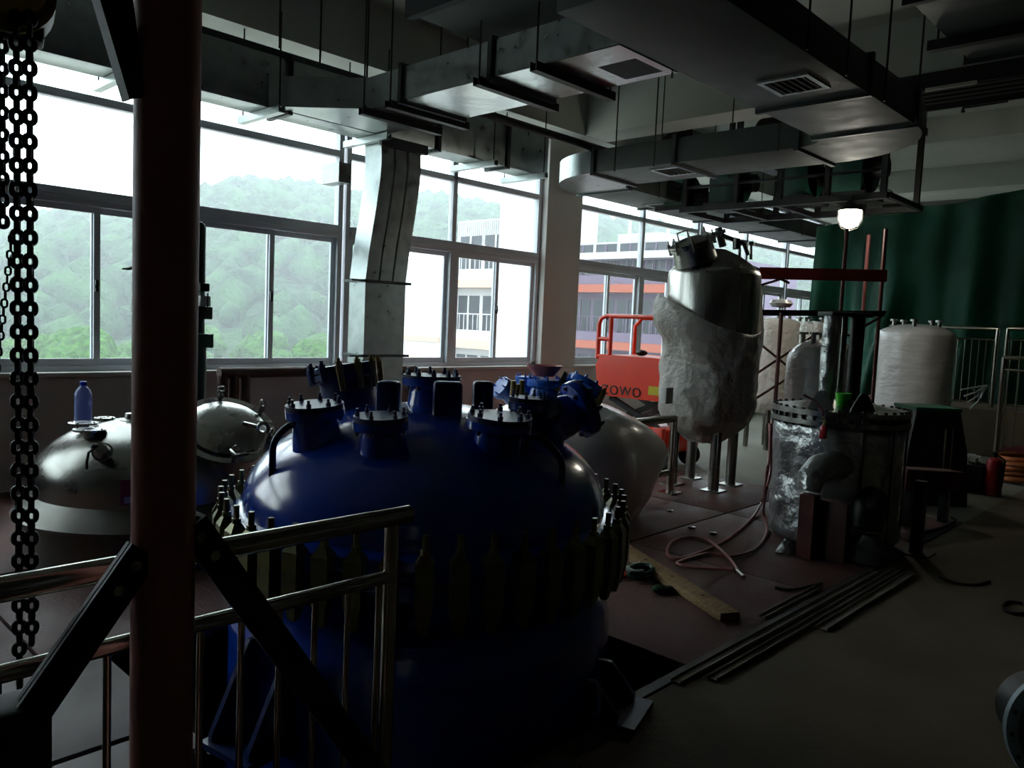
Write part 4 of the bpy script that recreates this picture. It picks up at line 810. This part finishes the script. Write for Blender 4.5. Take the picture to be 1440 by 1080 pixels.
# ================================================================ TARPAULIN, FAR PLATFORM, FAR RAILINGS
TU = 13.2
tops = [(6.0, 3.40), (5.55, 3.36), (4.8, 3.38), (4.2, 3.58), (2.6, 3.66), (-4, 3.8)]
def ttop(v):
    for (a, s0), (b, s1) in zip(tops, tops[1:]):
        if v >= b: k = min(1, max(0, (a - v) / (a - b))); return s0 + (s1 - s0) * k
    return tops[-1][1]
def tf(i, j):
    v = 5.62 - 9.2 * i; zt = ttop(v); zb = 0.5; z = zb + (zt - zb) * j
    sp_ = (1 - j) * 0.9 + 0.25
    x = TU + 0.16 * sp_ * math.sin((v + (1 - j) * 0.35 * math.sin(v)) * 5.3) + 0.10 * sp_ * math.sin(v * 11 + 1.5 * j) - 0.5 * max(0, math.exp(-((v - 4.25 + 0.75 * (j - 0.4)) / 0.26) ** 2)) * (1 - j) ** 0.7
    return (x, v, z + 0.05 * math.sin(v * 3) * j)
tag(B().grid(170, 24, tf, 0.01).done('tarpaulin', 'tarp_green', sharp=80), 'huge dark green tarpaulin hanging in folds across the far end', 'tarpaulin')
struct(B().box(11.9, -6, 0, 19, 4.4, 0.62, 0.01).done('floor_step', 'concrete'), 'raised dark platform along the far end behind the right tank')
def far_rail(name, lab, u, v0, v1, zb, zt, n, posts):
    t = thing(name, lab, 'railing', (u, (v0 + v1) / 2, zb), 'railings on the far platform')
    B().tube([(u, v0, zt), (u, v1, zt)], 0.026, 10).done('top_rail', 'rail_steel', t); B().tube([(u, v0, zt - 0.15), (u, v1, zt - 0.15)], 0.016, 8).done('middle_rail', 'rail_steel', t); B().tube([(u, v0, zb + 0.06), (u, v1, zb + 0.06)], 0.014, 8).done('bottom_rail', 'rail_steel', t)
    for v in posts: B().tube([(u, v, zb), (u, v, zt)], 0.028, 10).done('post', 'rail_steel', t)
    for k in range(n): v = v0 + (v1 - v0) * (k + 0.5) / n; B().tube([(u, v, zb + 0.06), (u, v, zt - 0.15)], 0.009, 6).done('baluster', 'rail_steel', t)
u1 = 12.35
yy = lambda px: PU(px, 470, u1).y
far_rail('railing', 'far stainless railing below the tarpaulin, just right of the large wrapped tank', u1, yy(1404), yy(1250), 0.62, PU(1385, 462, u1).z, 16, [yy(1403)])
far_rail('railing', 'far stainless railing below the tarpaulin, at the right edge of the view', u1, yy(1417) - 2.2, yy(1417), 0.62, PU(1425, 462, u1).z, 20, [yy(1417), yy(1417) - 1.1])
u2 = 11.2; y2 = lambda px: PU(px, 505, u2).y
far_rail('railing', 'shorter nearer railing with a rounded end in the right background', u2, y2(1412) - 1.6, y2(1412), 0.0, PU(1420, 503, u2).z, 14, [y2(1412)])
cb_ = PD(1388, 542, 10.6); cab = B()
for k in range(6):
    e = PD(1352 + 4 * k, 548 + 9 * (k % 4), 10.5); mid = (cb_ + e) / 2 + Vector((0, 0, -0.02 * k)); cab.tube([cb_, mid, e], 0.012, 6)
tag(cab.done('cable_ends', 'cable_white'), 'bundle of white cable ends sticking out by the far railing', 'cables', None, 'stuff')

# ================================================================ SCAFFOLD
SD = 8.4
def S(px, py, d=SD): return PD(px, py, d)
sc_ = thing('scaffold', 'red-brown tube scaffold with a red plank behind the tall tank', 'scaffold', (8.7, 3.3, 0))
for (pa, pb_, d) in (((1246, 322), (1236, 600), 8.4), ((1191, 322), (1180, 600), 8.4), ((1222, 330), (1216, 600), 9.0), ((1099, 440), (1096, 600), 8.2)):
    a = S(*pa, d); B().tube([(a.x, a.y, 0.0), (a.x, a.y, a.z)], 0.022, 8).done('standard', 'red_primer', sc_)
B().beam(S(1068, 384), S(1247, 388), 0.02, 0.125).done('plank', 'red_plank', sc_)
B().beam(S(1062, 440), S(1243, 441), 0.05, 0.06).done('ledger', 'black_steel', sc_)
B().beam(S(1062, 437, 8.9), S(1236, 439, 8.9), 0.4, 0.02).done('deck_board', 'brown_pipe', sc_)
for (a, b) in (((1052, 372), (1110, 398)), ((1056, 405), (1100, 392)), ((1060, 528), (1150, 468)), ((1060, 562), (1150, 505)), ((1062, 478), (1148, 548)), ((1120, 526), (1160, 500)), ((1110, 522), (1146, 552)), ((1195, 470), (1240, 445))):
    B().tube([S(*a), S(*b)], 0.014, 6).done('brace', 'red_primer', sc_)
B().lathe([(0.0, 0), (0.10, 0.01), (0.13, 0.05), (0.10, 0.09), (0, 0.1)], 16, Matrix.Translation(S(1098, 433, 8.9))).done('wrapped_bundle', 'wrap_film_white', sc_)

# ================================================================ WRAPPED TANKS AT THE BACK
def wrapped_tank(px, d, r, pt, pb, lab, m, seed, dome=0.12, legs=True):
    a = PD(px, pt, d); bz = PD(px, pb, d).z; x, y = a.x, a.y; zt = a.z
    t = thing('wrapped_tank', lab, 'tank', (x, y, 0), 'plastic-wrapped tanks at the back')
    pr = [(0.0, bz), (r * 0.7, bz + 0.02), (r, bz + 0.12)] + [(r, bz + 0.12 + (zt - dome - bz - 0.12) * k / 12) for k in range(1, 13)] + [(r * math.cos(q), zt - dome + dome * math.sin(q)) for q in [PI / 2 * i / 6 for i in range(1, 6)]] + [(0, zt)]
    B().lathe(pr, 40, Matrix.Translation((x, y, 0)), fn=wob(0.02, 2.6, seed)).done('film_wrap', m, t, sharp=80)
    for k in range(4):
        q = k * PI / 2 + 0.5; B().cyl((x + r * 0.75 * math.cos(q), y + r * 0.75 * math.sin(q), 0), (x + r * 0.75 * math.cos(q), y + r * 0.75 * math.sin(q), bz + 0.1), 0.035, n=10).done('leg', 'stainless_dull', t)
    for k in range(5):
        q = k * 1.3 + seed; c = Vector((x + r * 0.6 * math.cos(q), y + r * 0.6 * math.sin(q), zt - 0.06)); B().cyl(c, c + Vector((0, 0, 0.11)), 0.025, n=8).cyl(c + Vector((0, 0, 0.09)), c + Vector((0, 0, 0.115)), 0.05, n=10).done('nozzle', 'stainless_dull', t)
wrapped_tank(1290, 10.0, 0.445, 456, 592, 'large white-wrapped tank in front of the green tarpaulin', 'wrap_film_white', 2, 0.14)
wrapped_tank(1088, 10.3, 0.33, 446, 583, 'grey-white wrapped tank half hidden by the tall tank', 'wrap_film', 5, 0.08)
wrapped_tank(1143, 11.2, 0.30, 452, 575, 'wrapped tank seen between the scaffold braces', 'wrap_film', 8, 0.06)
wrapped_tank(1160, 7.6, 0.33, 476, 600, 'smaller vessel in clear film behind the clad vessel', 'wrap_film_white', 3, 0.22)

# ================================================================ THINGS ON THE FLOOR
def G(px, py): return PZ(px, py, 0)
a, b = G(868, 772), G(1026, 874); d = (b - a).normalized()
wpk = thing('wood_plank', 'rough pale wooden plank lying on the red platform', 'plank', (a + b) / 2)
B().beam(a - d * 0.25 + Vector((0, 0, 0.025)), b + Vector((0, 0, 0.025)), 0.115, 0.045, (0, 0, 1), 0.003).done('board', 'wood_plank', wpk)
for k in (0.3, 0.55, 0.8): c = a + (b - a) * k; B().lathe([(0.012, 0.047), (0.012, 0.049), (0, 0.0495)], 8, Matrix.Translation((c.x, c.y, 0))).done('knot', 'brown_pipe', wpk)
c = G(900, 813); rp = thing('sling_pile', 'pile of green webbing and pale rope beside the plank', 'rope', (c.x, c.y, 0))
rr3 = random.Random(5)
for k in range(7):
    q = rr3.random() * 6; pts = [(c.x + 0.09 * math.cos(q + i * 0.7) * (1 + 0.2 * rr3.random()), c.y + 0.06 * math.sin(q + i * 0.7), 0.02 + 0.008 * k) for i in range(7)]
    B().tube(pts, 0.014, 6, flat=0.6).done('webbing' if k < 5 else 'rope', 'rope_green' if k < 5 else 'rope_pale', rp)
B().beam(c + Vector((-0.12, 0.06, 0.02)), c + Vector((-0.04, 0.04, 0.03)), 0.05, 0.02).done('red_tab', 'extinguisher_red', rp)
c = G(926, 834); tag(B().ball((c.x, c.y, 0.025), 0.05, (1, 0.7, 0.5), 2).ball((c.x + 0.05, c.y - 0.03, 0.02), 0.04, (1, 0.8, 0.5), 2).done('rag', 'rope_green'), 'small dark rag on the platform next to the plank', 'rag')
hs = []
def hpts(l): return [PZ(px, py, z) for px, py, z in l]
base = [(1082, 605, 0.62), (1079, 640, 0.42), (1078, 665, 0.26), (1075, 690, 0.13), (1060, 722, 0.02), (1035, 748, 0.012), (1010, 765, 0.012), (980, 778, 0.012), (955, 786, 0.012), (948, 777, 0.012), (960, 766, 0.012), (985, 756, 0.012), (1008, 765, 0.02), (1020, 780, 0.02), (1040, 800, 0.02), (1046, 798, 0.012)]
def smooth(P, n=4):
    out = []
    for i in range(len(P) - 1):
        p0, p1, p2, p3 = P[max(0, i - 1)], P[i], P[i + 1], P[min(len(P) - 1, i + 2)]
        for k in range(n): t = k / n; out.append(0.5 * ((2 * p1) + (p2 - p0) * t + (2 * p0 - 5 * p1 + 4 * p2 - p3) * t * t + (3 * p1 - p0 - 3 * p2 + p3) * t ** 3))
    return out + [P[-1]]
hose = thing('air_hose', 'dusty pink air hose hanging from the clad vessel and coiled on the platform', 'hose', G(1000, 770))
# free-hanging part keeps to the near side of the clad vessel
H0 = PD(1084, 596, 5.5); hang = [H0, PD(1082, 640, 5.45), PD(1078, 670, 5.45)]
B().tube(smooth(hang + hpts([(1074, 700, 0.10), (1058, 728, 0.014), (1032, 752, 0.014), (1005, 768, 0.014), (975, 780, 0.014), (950, 786, 0.014), (938, 778, 0.014), (945, 762, 0.014), (968, 755, 0.014), (995, 760, 0.014), (1015, 775, 0.03), (1030, 790, 0.014), (1040, 806, 0.014)])), 0.011, 8).done('hose_line', 'hose_pink', hose)
B().tube(smooth([H0 + Vector((0.02, 0.02, 0)), PD(1084, 660, 5.45), PD(1077, 690, 5.4)] + hpts([(1074, 720, 0.08), (1078, 748, 0.014), (1062, 772, 0.014), (1030, 782, 0.014), (1000, 778, 0.014), (975, 783, 0.014), (952, 792, 0.014), (975, 798, 0.014), (1005, 800, 0.014), (1030, 800, 0.03)])), 0.010, 8).done('hose_line', 'hose_pink', hose)
a, b = PZ(1036, 803, 0.02), PZ(1046, 812, 0.02); B().cyl(a, b, 0.016, n=10).done('hose_coupling', 'rail_steel', hose)
for i, (p0, p1, v, w, lab) in enumerate(((960, 1235, 1.69, 0.05, 'long flat steel bar lying along the platform edge'), (985, 1245, 1.60, 0.045, 'second steel bar lying along the platform edge, nearest the viewer'), (1116, 1240, 1.52, 0.06, 'short wide steel channel on the floor outside the platform edge'), (1105, 1180, 1.80, 0.04, 'short steel offcut on the red plate beside the platform edge'))):
    z = 0.004; tag(B().channel((max(2.6, G(p0, 0.0 + 500 + (1780 - p0) * 0.585 - 14).x), v, 0.012), (G(p1, 500 + (1780 - p1) * 0.585 - 14).x, v, 0.012), w, 0.016, 0.004, (0, 0, 1)).done('steel_bar', 'bar_rusty'), lab, 'steel bar', 'loose steel bars by the platform edge')
for lab, pts in (('thin black cable on the floor right of the clad vessel', [(1300, 748), (1325, 742), (1343, 732), (1338, 728)]), ('black cable lying on the open floor in front of the extinguisher', [(1322, 812), (1345, 820), (1372, 822), (1392, 817)]), ('black cable at the right edge of the floor', [(1438, 848), (1418, 846), (1410, 854), (1424, 862), (1440, 862)]), ('thin dark wire on the red platform beside the hose', [(1090, 826), (1112, 829), (1140, 824), (1156, 820)])):
    tag(B().tube(smooth([PZ(px, py, 0.009) for px, py in pts]), 0.008, 6).done('cable', 'rubber'), lab, 'cable')
for px, py in ((942, 719), (973, 743), (1003, 751)):
    c = G(px, py); tag(B().lathe([(0.03, 0.004), (0.028, 0.012), (0, 0.014)], 10, Matrix.Translation(c)).done('shiny_disc', 'rail_steel'), {942: 'small shiny cap on the red platform nearest the wrapped reactor', 973: 'small shiny cap on the platform, middle of three', 1003: 'small shiny cap on the platform nearest the hose'}[px], 'cap', 'shiny caps on the platform')
# right background: extinguisher, crates, bench, cabinet, cable coil
c = G(1395, 696); ex = thing('fire_extinguisher', 'dark red fire extinguisher standing on the floor at the right', 'extinguisher', (c.x, c.y, 0)); LE = Matrix.Translation((c.x, c.y, 0))
B().lathe([(0.07, 0), (0.078, 0.015), (0.078, 0.30), (0.065, 0.35), (0.03, 0.375), (0, 0.38)], 24, LE).done('cylinder', 'extinguisher_red', ex)
B().lathe([(0.02, 0.37), (0.02, 0.42), (0, 0.42)], 12, LE).box(c.x - 0.06, c.y - 0.012, 0.41, c.x + 0.05, c.y + 0.012, 0.435).done('valve_head', 'black_paint', ex)
B().tube([(c.x, c.y - 0.02, 0.40), (c.x - 0.03, c.y - 0.09, 0.36), (c.x - 0.04, c.y - 0.085, 0.2), (c.x - 0.04, c.y - 0.08, 0.1)], 0.010, 6).done('hose', 'rubber', ex)
c = G(1364, 690); tbx = thing('tool_crate', 'black open crate of shiny tools beside the fire extinguisher', 'crate', (c.x, c.y, 0))
cr = B(); w, d_, h = 0.13, 0.12, 0.28
cr.box(c.x - d_, c.y - w, 0, c.x + d_, c.y + w, 0.02); cr.box(c.x - d_, c.y - w, 0.02, c.x - d_ + 0.015, c.y + w, h); cr.box(c.x + d_ - 0.015, c.y - w, 0.02, c.x + d_, c.y + w, h); cr.box(c.x - d_, c.y - w, 0.02, c.x + d_, c.y - w + 0.015, h); cr.box(c.x - d_, c.y + w - 0.015, 0.02, c.x + d_, c.y + w, h); cr.done('crate_body', 'black_paint', tbx)
for k in range(7): B().cyl((c.x - 0.07 + 0.04 * (k % 4), c.y - 0.1 + 0.03 * k, 0.02), (c.x - 0.08 + 0.05 * (k % 3), c.y - 0.1 + 0.033 * k, 0.28 + 0.03 * (k % 3)), 0.016, n=8).done('tool', 'stainless_dull', tbx)
tag(B().grid(8, 6, lambda i, j: (c.x - 0.12 + 0.14 * i, c.y - 0.08 + 0.22 * j, 0.36 + 0.02 * math.sin(i * 5 + j * 7)), 0.006).done('pale_sheet', 'white_label'), 'pale crumpled sheet lying across the tool crate', 'sheet')
c = G(1345, 690); tag(B().lathe([(0.11, 0), (0.13, 0.02), (0.13, 0.24), (0.1, 0.28), (0.04, 0.29), (0.04, 0.33), (0, 0.33)], 18, Matrix.Translation((c.x - 0.1, c.y + 0.12, 0))).done('drum', 'black_paint'), 'small black drum left of the tool crate', 'drum')
a, b = PD(1262, 672, 6.3), PD(1342, 676, 6.6)
bn = thing('steel_bench', 'dark maroon steel bench beam right of the clad vessel', 'bench', (a.x, a.y, 0))
B().beam(a, b, 0.16, 0.17).done('beam', 'red_primer', bn)
for q in (a + (b - a) * 0.2, a + (b - a) * 0.85): B().beam((q.x, q.y, 0), (q.x, q.y, q.z - 0.08), 0.07, 0.07).done('leg', 'black_steel', bn)
c = PZ(1284, 784, 0); tag(B().beam((c.x + 0.12, c.y + 0.02, 0), (c.x + 0.12, c.y + 0.02, 0.52), 0.07, 0.07).box(c.x + 0.02, c.y - 0.08, 0, c.x + 0.22, c.y + 0.12, 0.012).done('steel_stanchion', 'dark_steel'), 'short dark steel stanchion standing at the right of the clad vessel', 'stanchion')
c = PD(1300, 620, 7.4); zt4, x, y = PD(1297, 570, 7.4).z, c.x, c.y
cbn = thing('machine_cabinet', 'dark sloping machine cabinet with a green top edge behind the clad vessel', 'cabinet', (x, y, 0)); Mc = Matrix.Translation((x, y, 0)) @ Matrix.Rotation(math.radians(-46), 4, 'Z')
def rc(w, d, z): return [Mc @ Vector(v) for v in ((-w, -d, z), (w, -d, z), (w, d, z), (-w, d, z))]
B().loft([rc(0.30, 0.26, 0.0), rc(0.27, 0.24, 0.5), rc(0.20, 0.2, zt4 - 0.03)]).done('housing', 'black_steel', cbn); B().loft([rc(0.21, 0.21, zt4 - 0.03), rc(0.21, 0.21, zt4)]).done('top', 'green_paint', cbn)
for dx in (0.0, 0.06): p = Mc @ Vector((0.02 + dx, -0.31, 0)); B().cyl((p.x, p.y, 0.3), (p.x, p.y, 0.72), 0.01, n=8).done('chrome_handle', 'rail_steel', cbn)
c = PD(1436, 655, 8.6); cc = thing('cable_coil', 'heap of orange cable with a red cloth on it at the right edge', 'cable', (c.x, c.y, 0))
for k in range(5): B().torus((c.x + 0.02 * math.sin(k * 2), c.y + 0.02 * math.cos(k * 3), 0.05 + 0.055 * k), 0.2 + 0.02 * math.sin(k * 5), 0.03, (0.05 * math.sin(k), 0.05, 1), 28, 8).done('coil', 'orange_cable', cc)
tag(B().grid(12, 10, lambda i, j: (c.x - 0.18 + 0.36 * i, c.y - 0.2 + 0.4 * j, 0.345 + 0.05 * math.sin(i * PI) * math.sin(j * PI) + 0.02 * noise.noise(Vector((i * 5, j * 5, 2)))), 0.006).done('red_cloth', 'cloth_red'), 'red cloth thrown over the orange cable heap at the right edge', 'cloth')
# ================================================================ OUTSIDE
GZ = -7.0
struct(B().grid(24, 24, lambda a, b: (-250 + 700 * a, 8 + 420 * b, GZ + 0.4 * math.sin(a * 31) * math.sin(b * 23))).done('ground_outside', 'grass'), 'pale green and sandy ground at the foot of the hill')
struct(B().box(-30, 7.6, GZ - 0.2, 60, 46, GZ + 0.5).done('ground_bounce', 'bounce_yard'), 'added pale slab below the windows that bounces light indoors')  # slab added below the windows to bounce daylight up to the ceiling
# hill: ridge height by bearing, seen from the hall
_rb = [(-400, 345), (0, 325), (60, 296), (180, 290), (275, 276), (350, 258), (430, 262), (500, 275), (560, 284), (620, 274), (690, 292), (760, 300), (830, 306), (930, 322), (1050, 345), (1200, 385), (1500, 420)]
RIDGE = []
for px, py in _rb:
    r = PD(px, py, 1.0) - Vector((0, 0, EYE)); hyp = math.hypot(r.x, r.y); RIDGE.append((math.atan2(r.y, r.x), r.z / hyp))
RIDGE.sort()
def ridge(th):
    if th <= RIDGE[0][0]: return RIDGE[0][1]
    for (a, s0), (b, s1) in zip(RIDGE, RIDGE[1:]):
        if th <= b: k = (th - a) / (b - a); return s0 + (s1 - s0) * k
    return RIDGE[-1][1]
D0, D1 = 75.0, 210.0
def hill_z(u, v):
    d = math.hypot(u, v); th = math.atan2(v, u); k = max(0.0, (d - D0) / (D1 - D0)); top = ridge(th) * D1 + EYE - 3.5
    n_ = 5.0 * noise.noise(Vector((u * 0.018, v * 0.018, 3.1)))
    if k <= 1: e = k * k * (3 - 2 * k); return GZ + (top - GZ) * (0.35 * k + 0.65 * e) + n_ * k * (1 - k) * 3
    return top - (k - 1) * 30
struct(B().grid(64, 26, lambda a, b: (lambda th, d: (d * math.cos(th), d * math.sin(th), hill_z(d * math.cos(th), d * math.sin(th))))(math.radians(8 + 130 * a), D0 + (D1 * 1.3 - D0) * b)).done('hill', 'leaf_far'), 'hazy wooded hill beyond the windows')
def ico(sub):
    b = bmesh.new(); bmesh.ops.create_icosphere(b, subdivisions=sub, radius=1); vs_ = [v.co.copy() for v in b.verts]; fs_ = [[v.index for v in f.verts] for f in b.faces]; b.free(); return vs_, fs_
IC1, IC2 = ico(1), ico(2)
def crowns(name, spots, ic, m):
    V_, F_ = [], []
    for (x, y, z, r) in spots:
        o = len(V_); sx, sy, sz = r * random.uniform(0.8, 1.2), r * random.uniform(0.8, 1.2), r * random.uniform(0.75, 1.15); q = random.random() * 50
        for v in ic[0]:
            k = 1 + 0.35 * noise.noise(v * 1.7 + Vector((q, q, q))); V_.append((x + v.x * sx * k, y + v.y * sy * k, z + v.z * sz * k))
        F_ += [[i + o for i in f] for f in ic[1]]
    me = bpy.data.meshes.new(name); me.from_pydata(V_, [], F_); me.materials.append(MATS[m])
    me.polygons.foreach_set('use_smooth', [True] * len(me.polygons)); ob = bpy.data.objects.new(name, me); C.objects.link(ob); return ob
sp = []
for i in range(4600):
    th = math.radians(random.uniform(14, 132)); d = D0 + 15 + (D1 - D0 - 11) * math.sqrt(random.random()); u, v = d * math.cos(th), d * math.sin(th)
    sp.append((u, v, hill_z(u, v) + 1.6, random.uniform(1.6, 3.6)))
tag(crowns('forest', sp, IC1, 'leaf_far'), 'hazy green forest covering the hill beyond the windows', 'forest', None, 'stuff')
# nearer trees: each a thing with trunk and crown
src_tree = None; rt = random.Random(11); tl = []; used = []
for i in range(110):
    th = math.radians(rt.uniform(44, 112)); d = rt.uniform(52, 84); tl.append((d, th))
for i, (d, th) in enumerate(sorted(tl)):
    u, v = d * math.cos(th), d * math.sin(th)
    if u > 24 and v < 46: continue
    if any((u - a) ** 2 + (v - b) ** 2 < 40 for a, b in used): continue
    used.append((u, v))
    lab = 'bright green bushy tree at the foot of the hill outside the windows'
    if src_tree is None:
        src_tree = thing('tree', lab, 'tree', (u, v, GZ), 'trees at the foot of the hill')
        c0 = crowns('crown', [(0.9 * math.cos(k * 2.1), 0.9 * math.sin(k * 2.1), 3.6 + 0.8 * (k % 3), 1.7) for k in range(7)], IC2, 'leaf_near'); c0.parent = src_tree
        tb = B().cyl((u, v, GZ), (u, v, GZ + 3.2), 0.22, 0.14, 8).done('trunk', 'bark', src_tree); t_ = src_tree
    else: t_ = dup(src_tree, (u, v, GZ), rt.uniform(0, 6), lab, 'trees at the foot of the hill')
    s_ = rt.uniform(0.75, 1.15); t_.scale = (s_, s_, s_)
# buildings across the yard, facades in the plane u = 30
def vat(px, u=30.0): return PU(px, 450, u).y
def facade(b, v0, v1, zb, storeys, wallm, bandm, nwin, rail='building_white', u=30.0, h=3.25):
    s = h / 3.25
    for k in range(storeys):
        z = zb + k * h
        B().box(u - 0.9, v0, z, u + 0.2, v1, z + 0.45 * s).done('floor_band', bandm, b)
        B().box(u - 0.85, v0, z + 0.45 * s, u - 0.65, v1, z + 0.98 * s).done('parapet', wallm, b)
        w = (v1 - v0) / nwin
        for i in range(nwin):
            f = B().box(u - 0.02, v0 + (i + 0.07) * w, z + 0.9 * s, u + 0.05, v0 + (i + 0.93) * w, z + 2.85 * s).done('window', 'building_window', b)
            B().box(u - 0.06, v0 + (i + 0.47) * w, z + 0.9 * s, u - 0.02, v0 + (i + 0.53) * w, z + 2.85 * s).done('window_bar', wallm, f)
        if rail:
            r_ = B(); r_.box(u - 0.78, v0, z + 1.82 * s, u - 0.72, v1, z + 1.87 * s)
            n_ = int((v1 - v0) / 0.34)
            for i in range(n_ + 1): y = v0 + (v1 - v0) * i / n_; r_.box(u - 0.77, y - 0.012, z + 0.98 * s, u - 0.73, y + 0.012, z + 1.82 * s)
            o = r_.done('balcony_rail', rail, b); o['kind'] = 'stuff'
v570, v640, v712, v762, v815, v1010 = vat(520), vat(640), vat(712), vat(765), vat(800), vat(975)
bw = thing('apartment_building', 'overexposed white building with peach bands and railed balconies outside', 'building', (32, (v570 + v762) / 2, GZ))
B().box(30, v712 - 0.5, GZ, 40, v570, 5.6).done('wall', 'building_white', bw)
B().box(28.9, v640, GZ, 30.2, v570, 3.6).done('plain_wall', 'building_white', bw)
B().box(28.8, v640, 0.2, 30, v570, 0.5).box(28.8, v640, -1.0, 30, v570, -0.7).done('floor_band', 'building_peach', bw)
facade(bw, v712, v640 - 0.1, -6.5 + 3.25 * 0, 4, 'building_white', 'building_peach', 2)
rl = B()
for i in range(26): y = v712 + (v640 - v712) * i / 25; rl.box(30, y - 0.025, 5.6, 30.05, y + 0.025, 6.9)
rl.box(30, v712, 6.85, 30.06, v640, 6.95).done('roof_rail', 'building_white', bw)['kind'] = 'stuff'
bt = thing('stair_tower', 'blank bluish white tower wall beside the window column outside', 'building', (31, (v712 + v762) / 2, GZ))
B().box(29.2, v762, GZ, 34, v712, 8.6).done('wall', 'building_white', bt)
B().box(29.0, v762 - 0.1, 8.6, 34.2, v712 + 0.1, 8.9).done('roof_slab', 'building_white', bt)
bp = thing('apartment_building', 'pinkish building with orange bands and dark railed balconies outside', 'building', (32, (v815 + v1010) / 2, GZ))
B().box(30, v1010, GZ, 40, v815 - 0.2, 4.85).done('wall', 'building_pink', bp)
facade(bp, v1010, v815, -4.75, 4, 'building_pink', 'building_orange', 5, 'building_pink', h=2.6)
B().box(29.0, v1010, 4.55, 30.3, v815, 4.85).done('roof_parapet', 'building_white', bp)
rl = B()
for i in range(50): y = v815 + (v1010 - v815) * i / 49; rl.box(30, y - 0.02, 4.5, 30.05, y + 0.02, 5.4)
rl.box(30, v1010, 5.35, 30.06, v815, 5.42).done('roof_rail', 'building_white', bp)['kind'] = 'stuff'
for px, h in ((868, 7.4), (922, 7.2), (884, 6.6)):
    y = vat(px); B().cyl((30.6, y, 4.4), (30.6, y, h), 0.12, 0.04, 6).done('roof_mast', 'building_white', bp)
B().box(31, vat(905), 4.4, 34, vat(845), 5.9).done('roof_house', 'building_white', bp)
# mist in the air outside
hz = B().box(-200, 9.0, GZ - 1, 420, 420, 75).done('mist', 'mist'); tag(hz, 'pale mist in the air between the windows and the hill', 'mist', None, 'stuff')
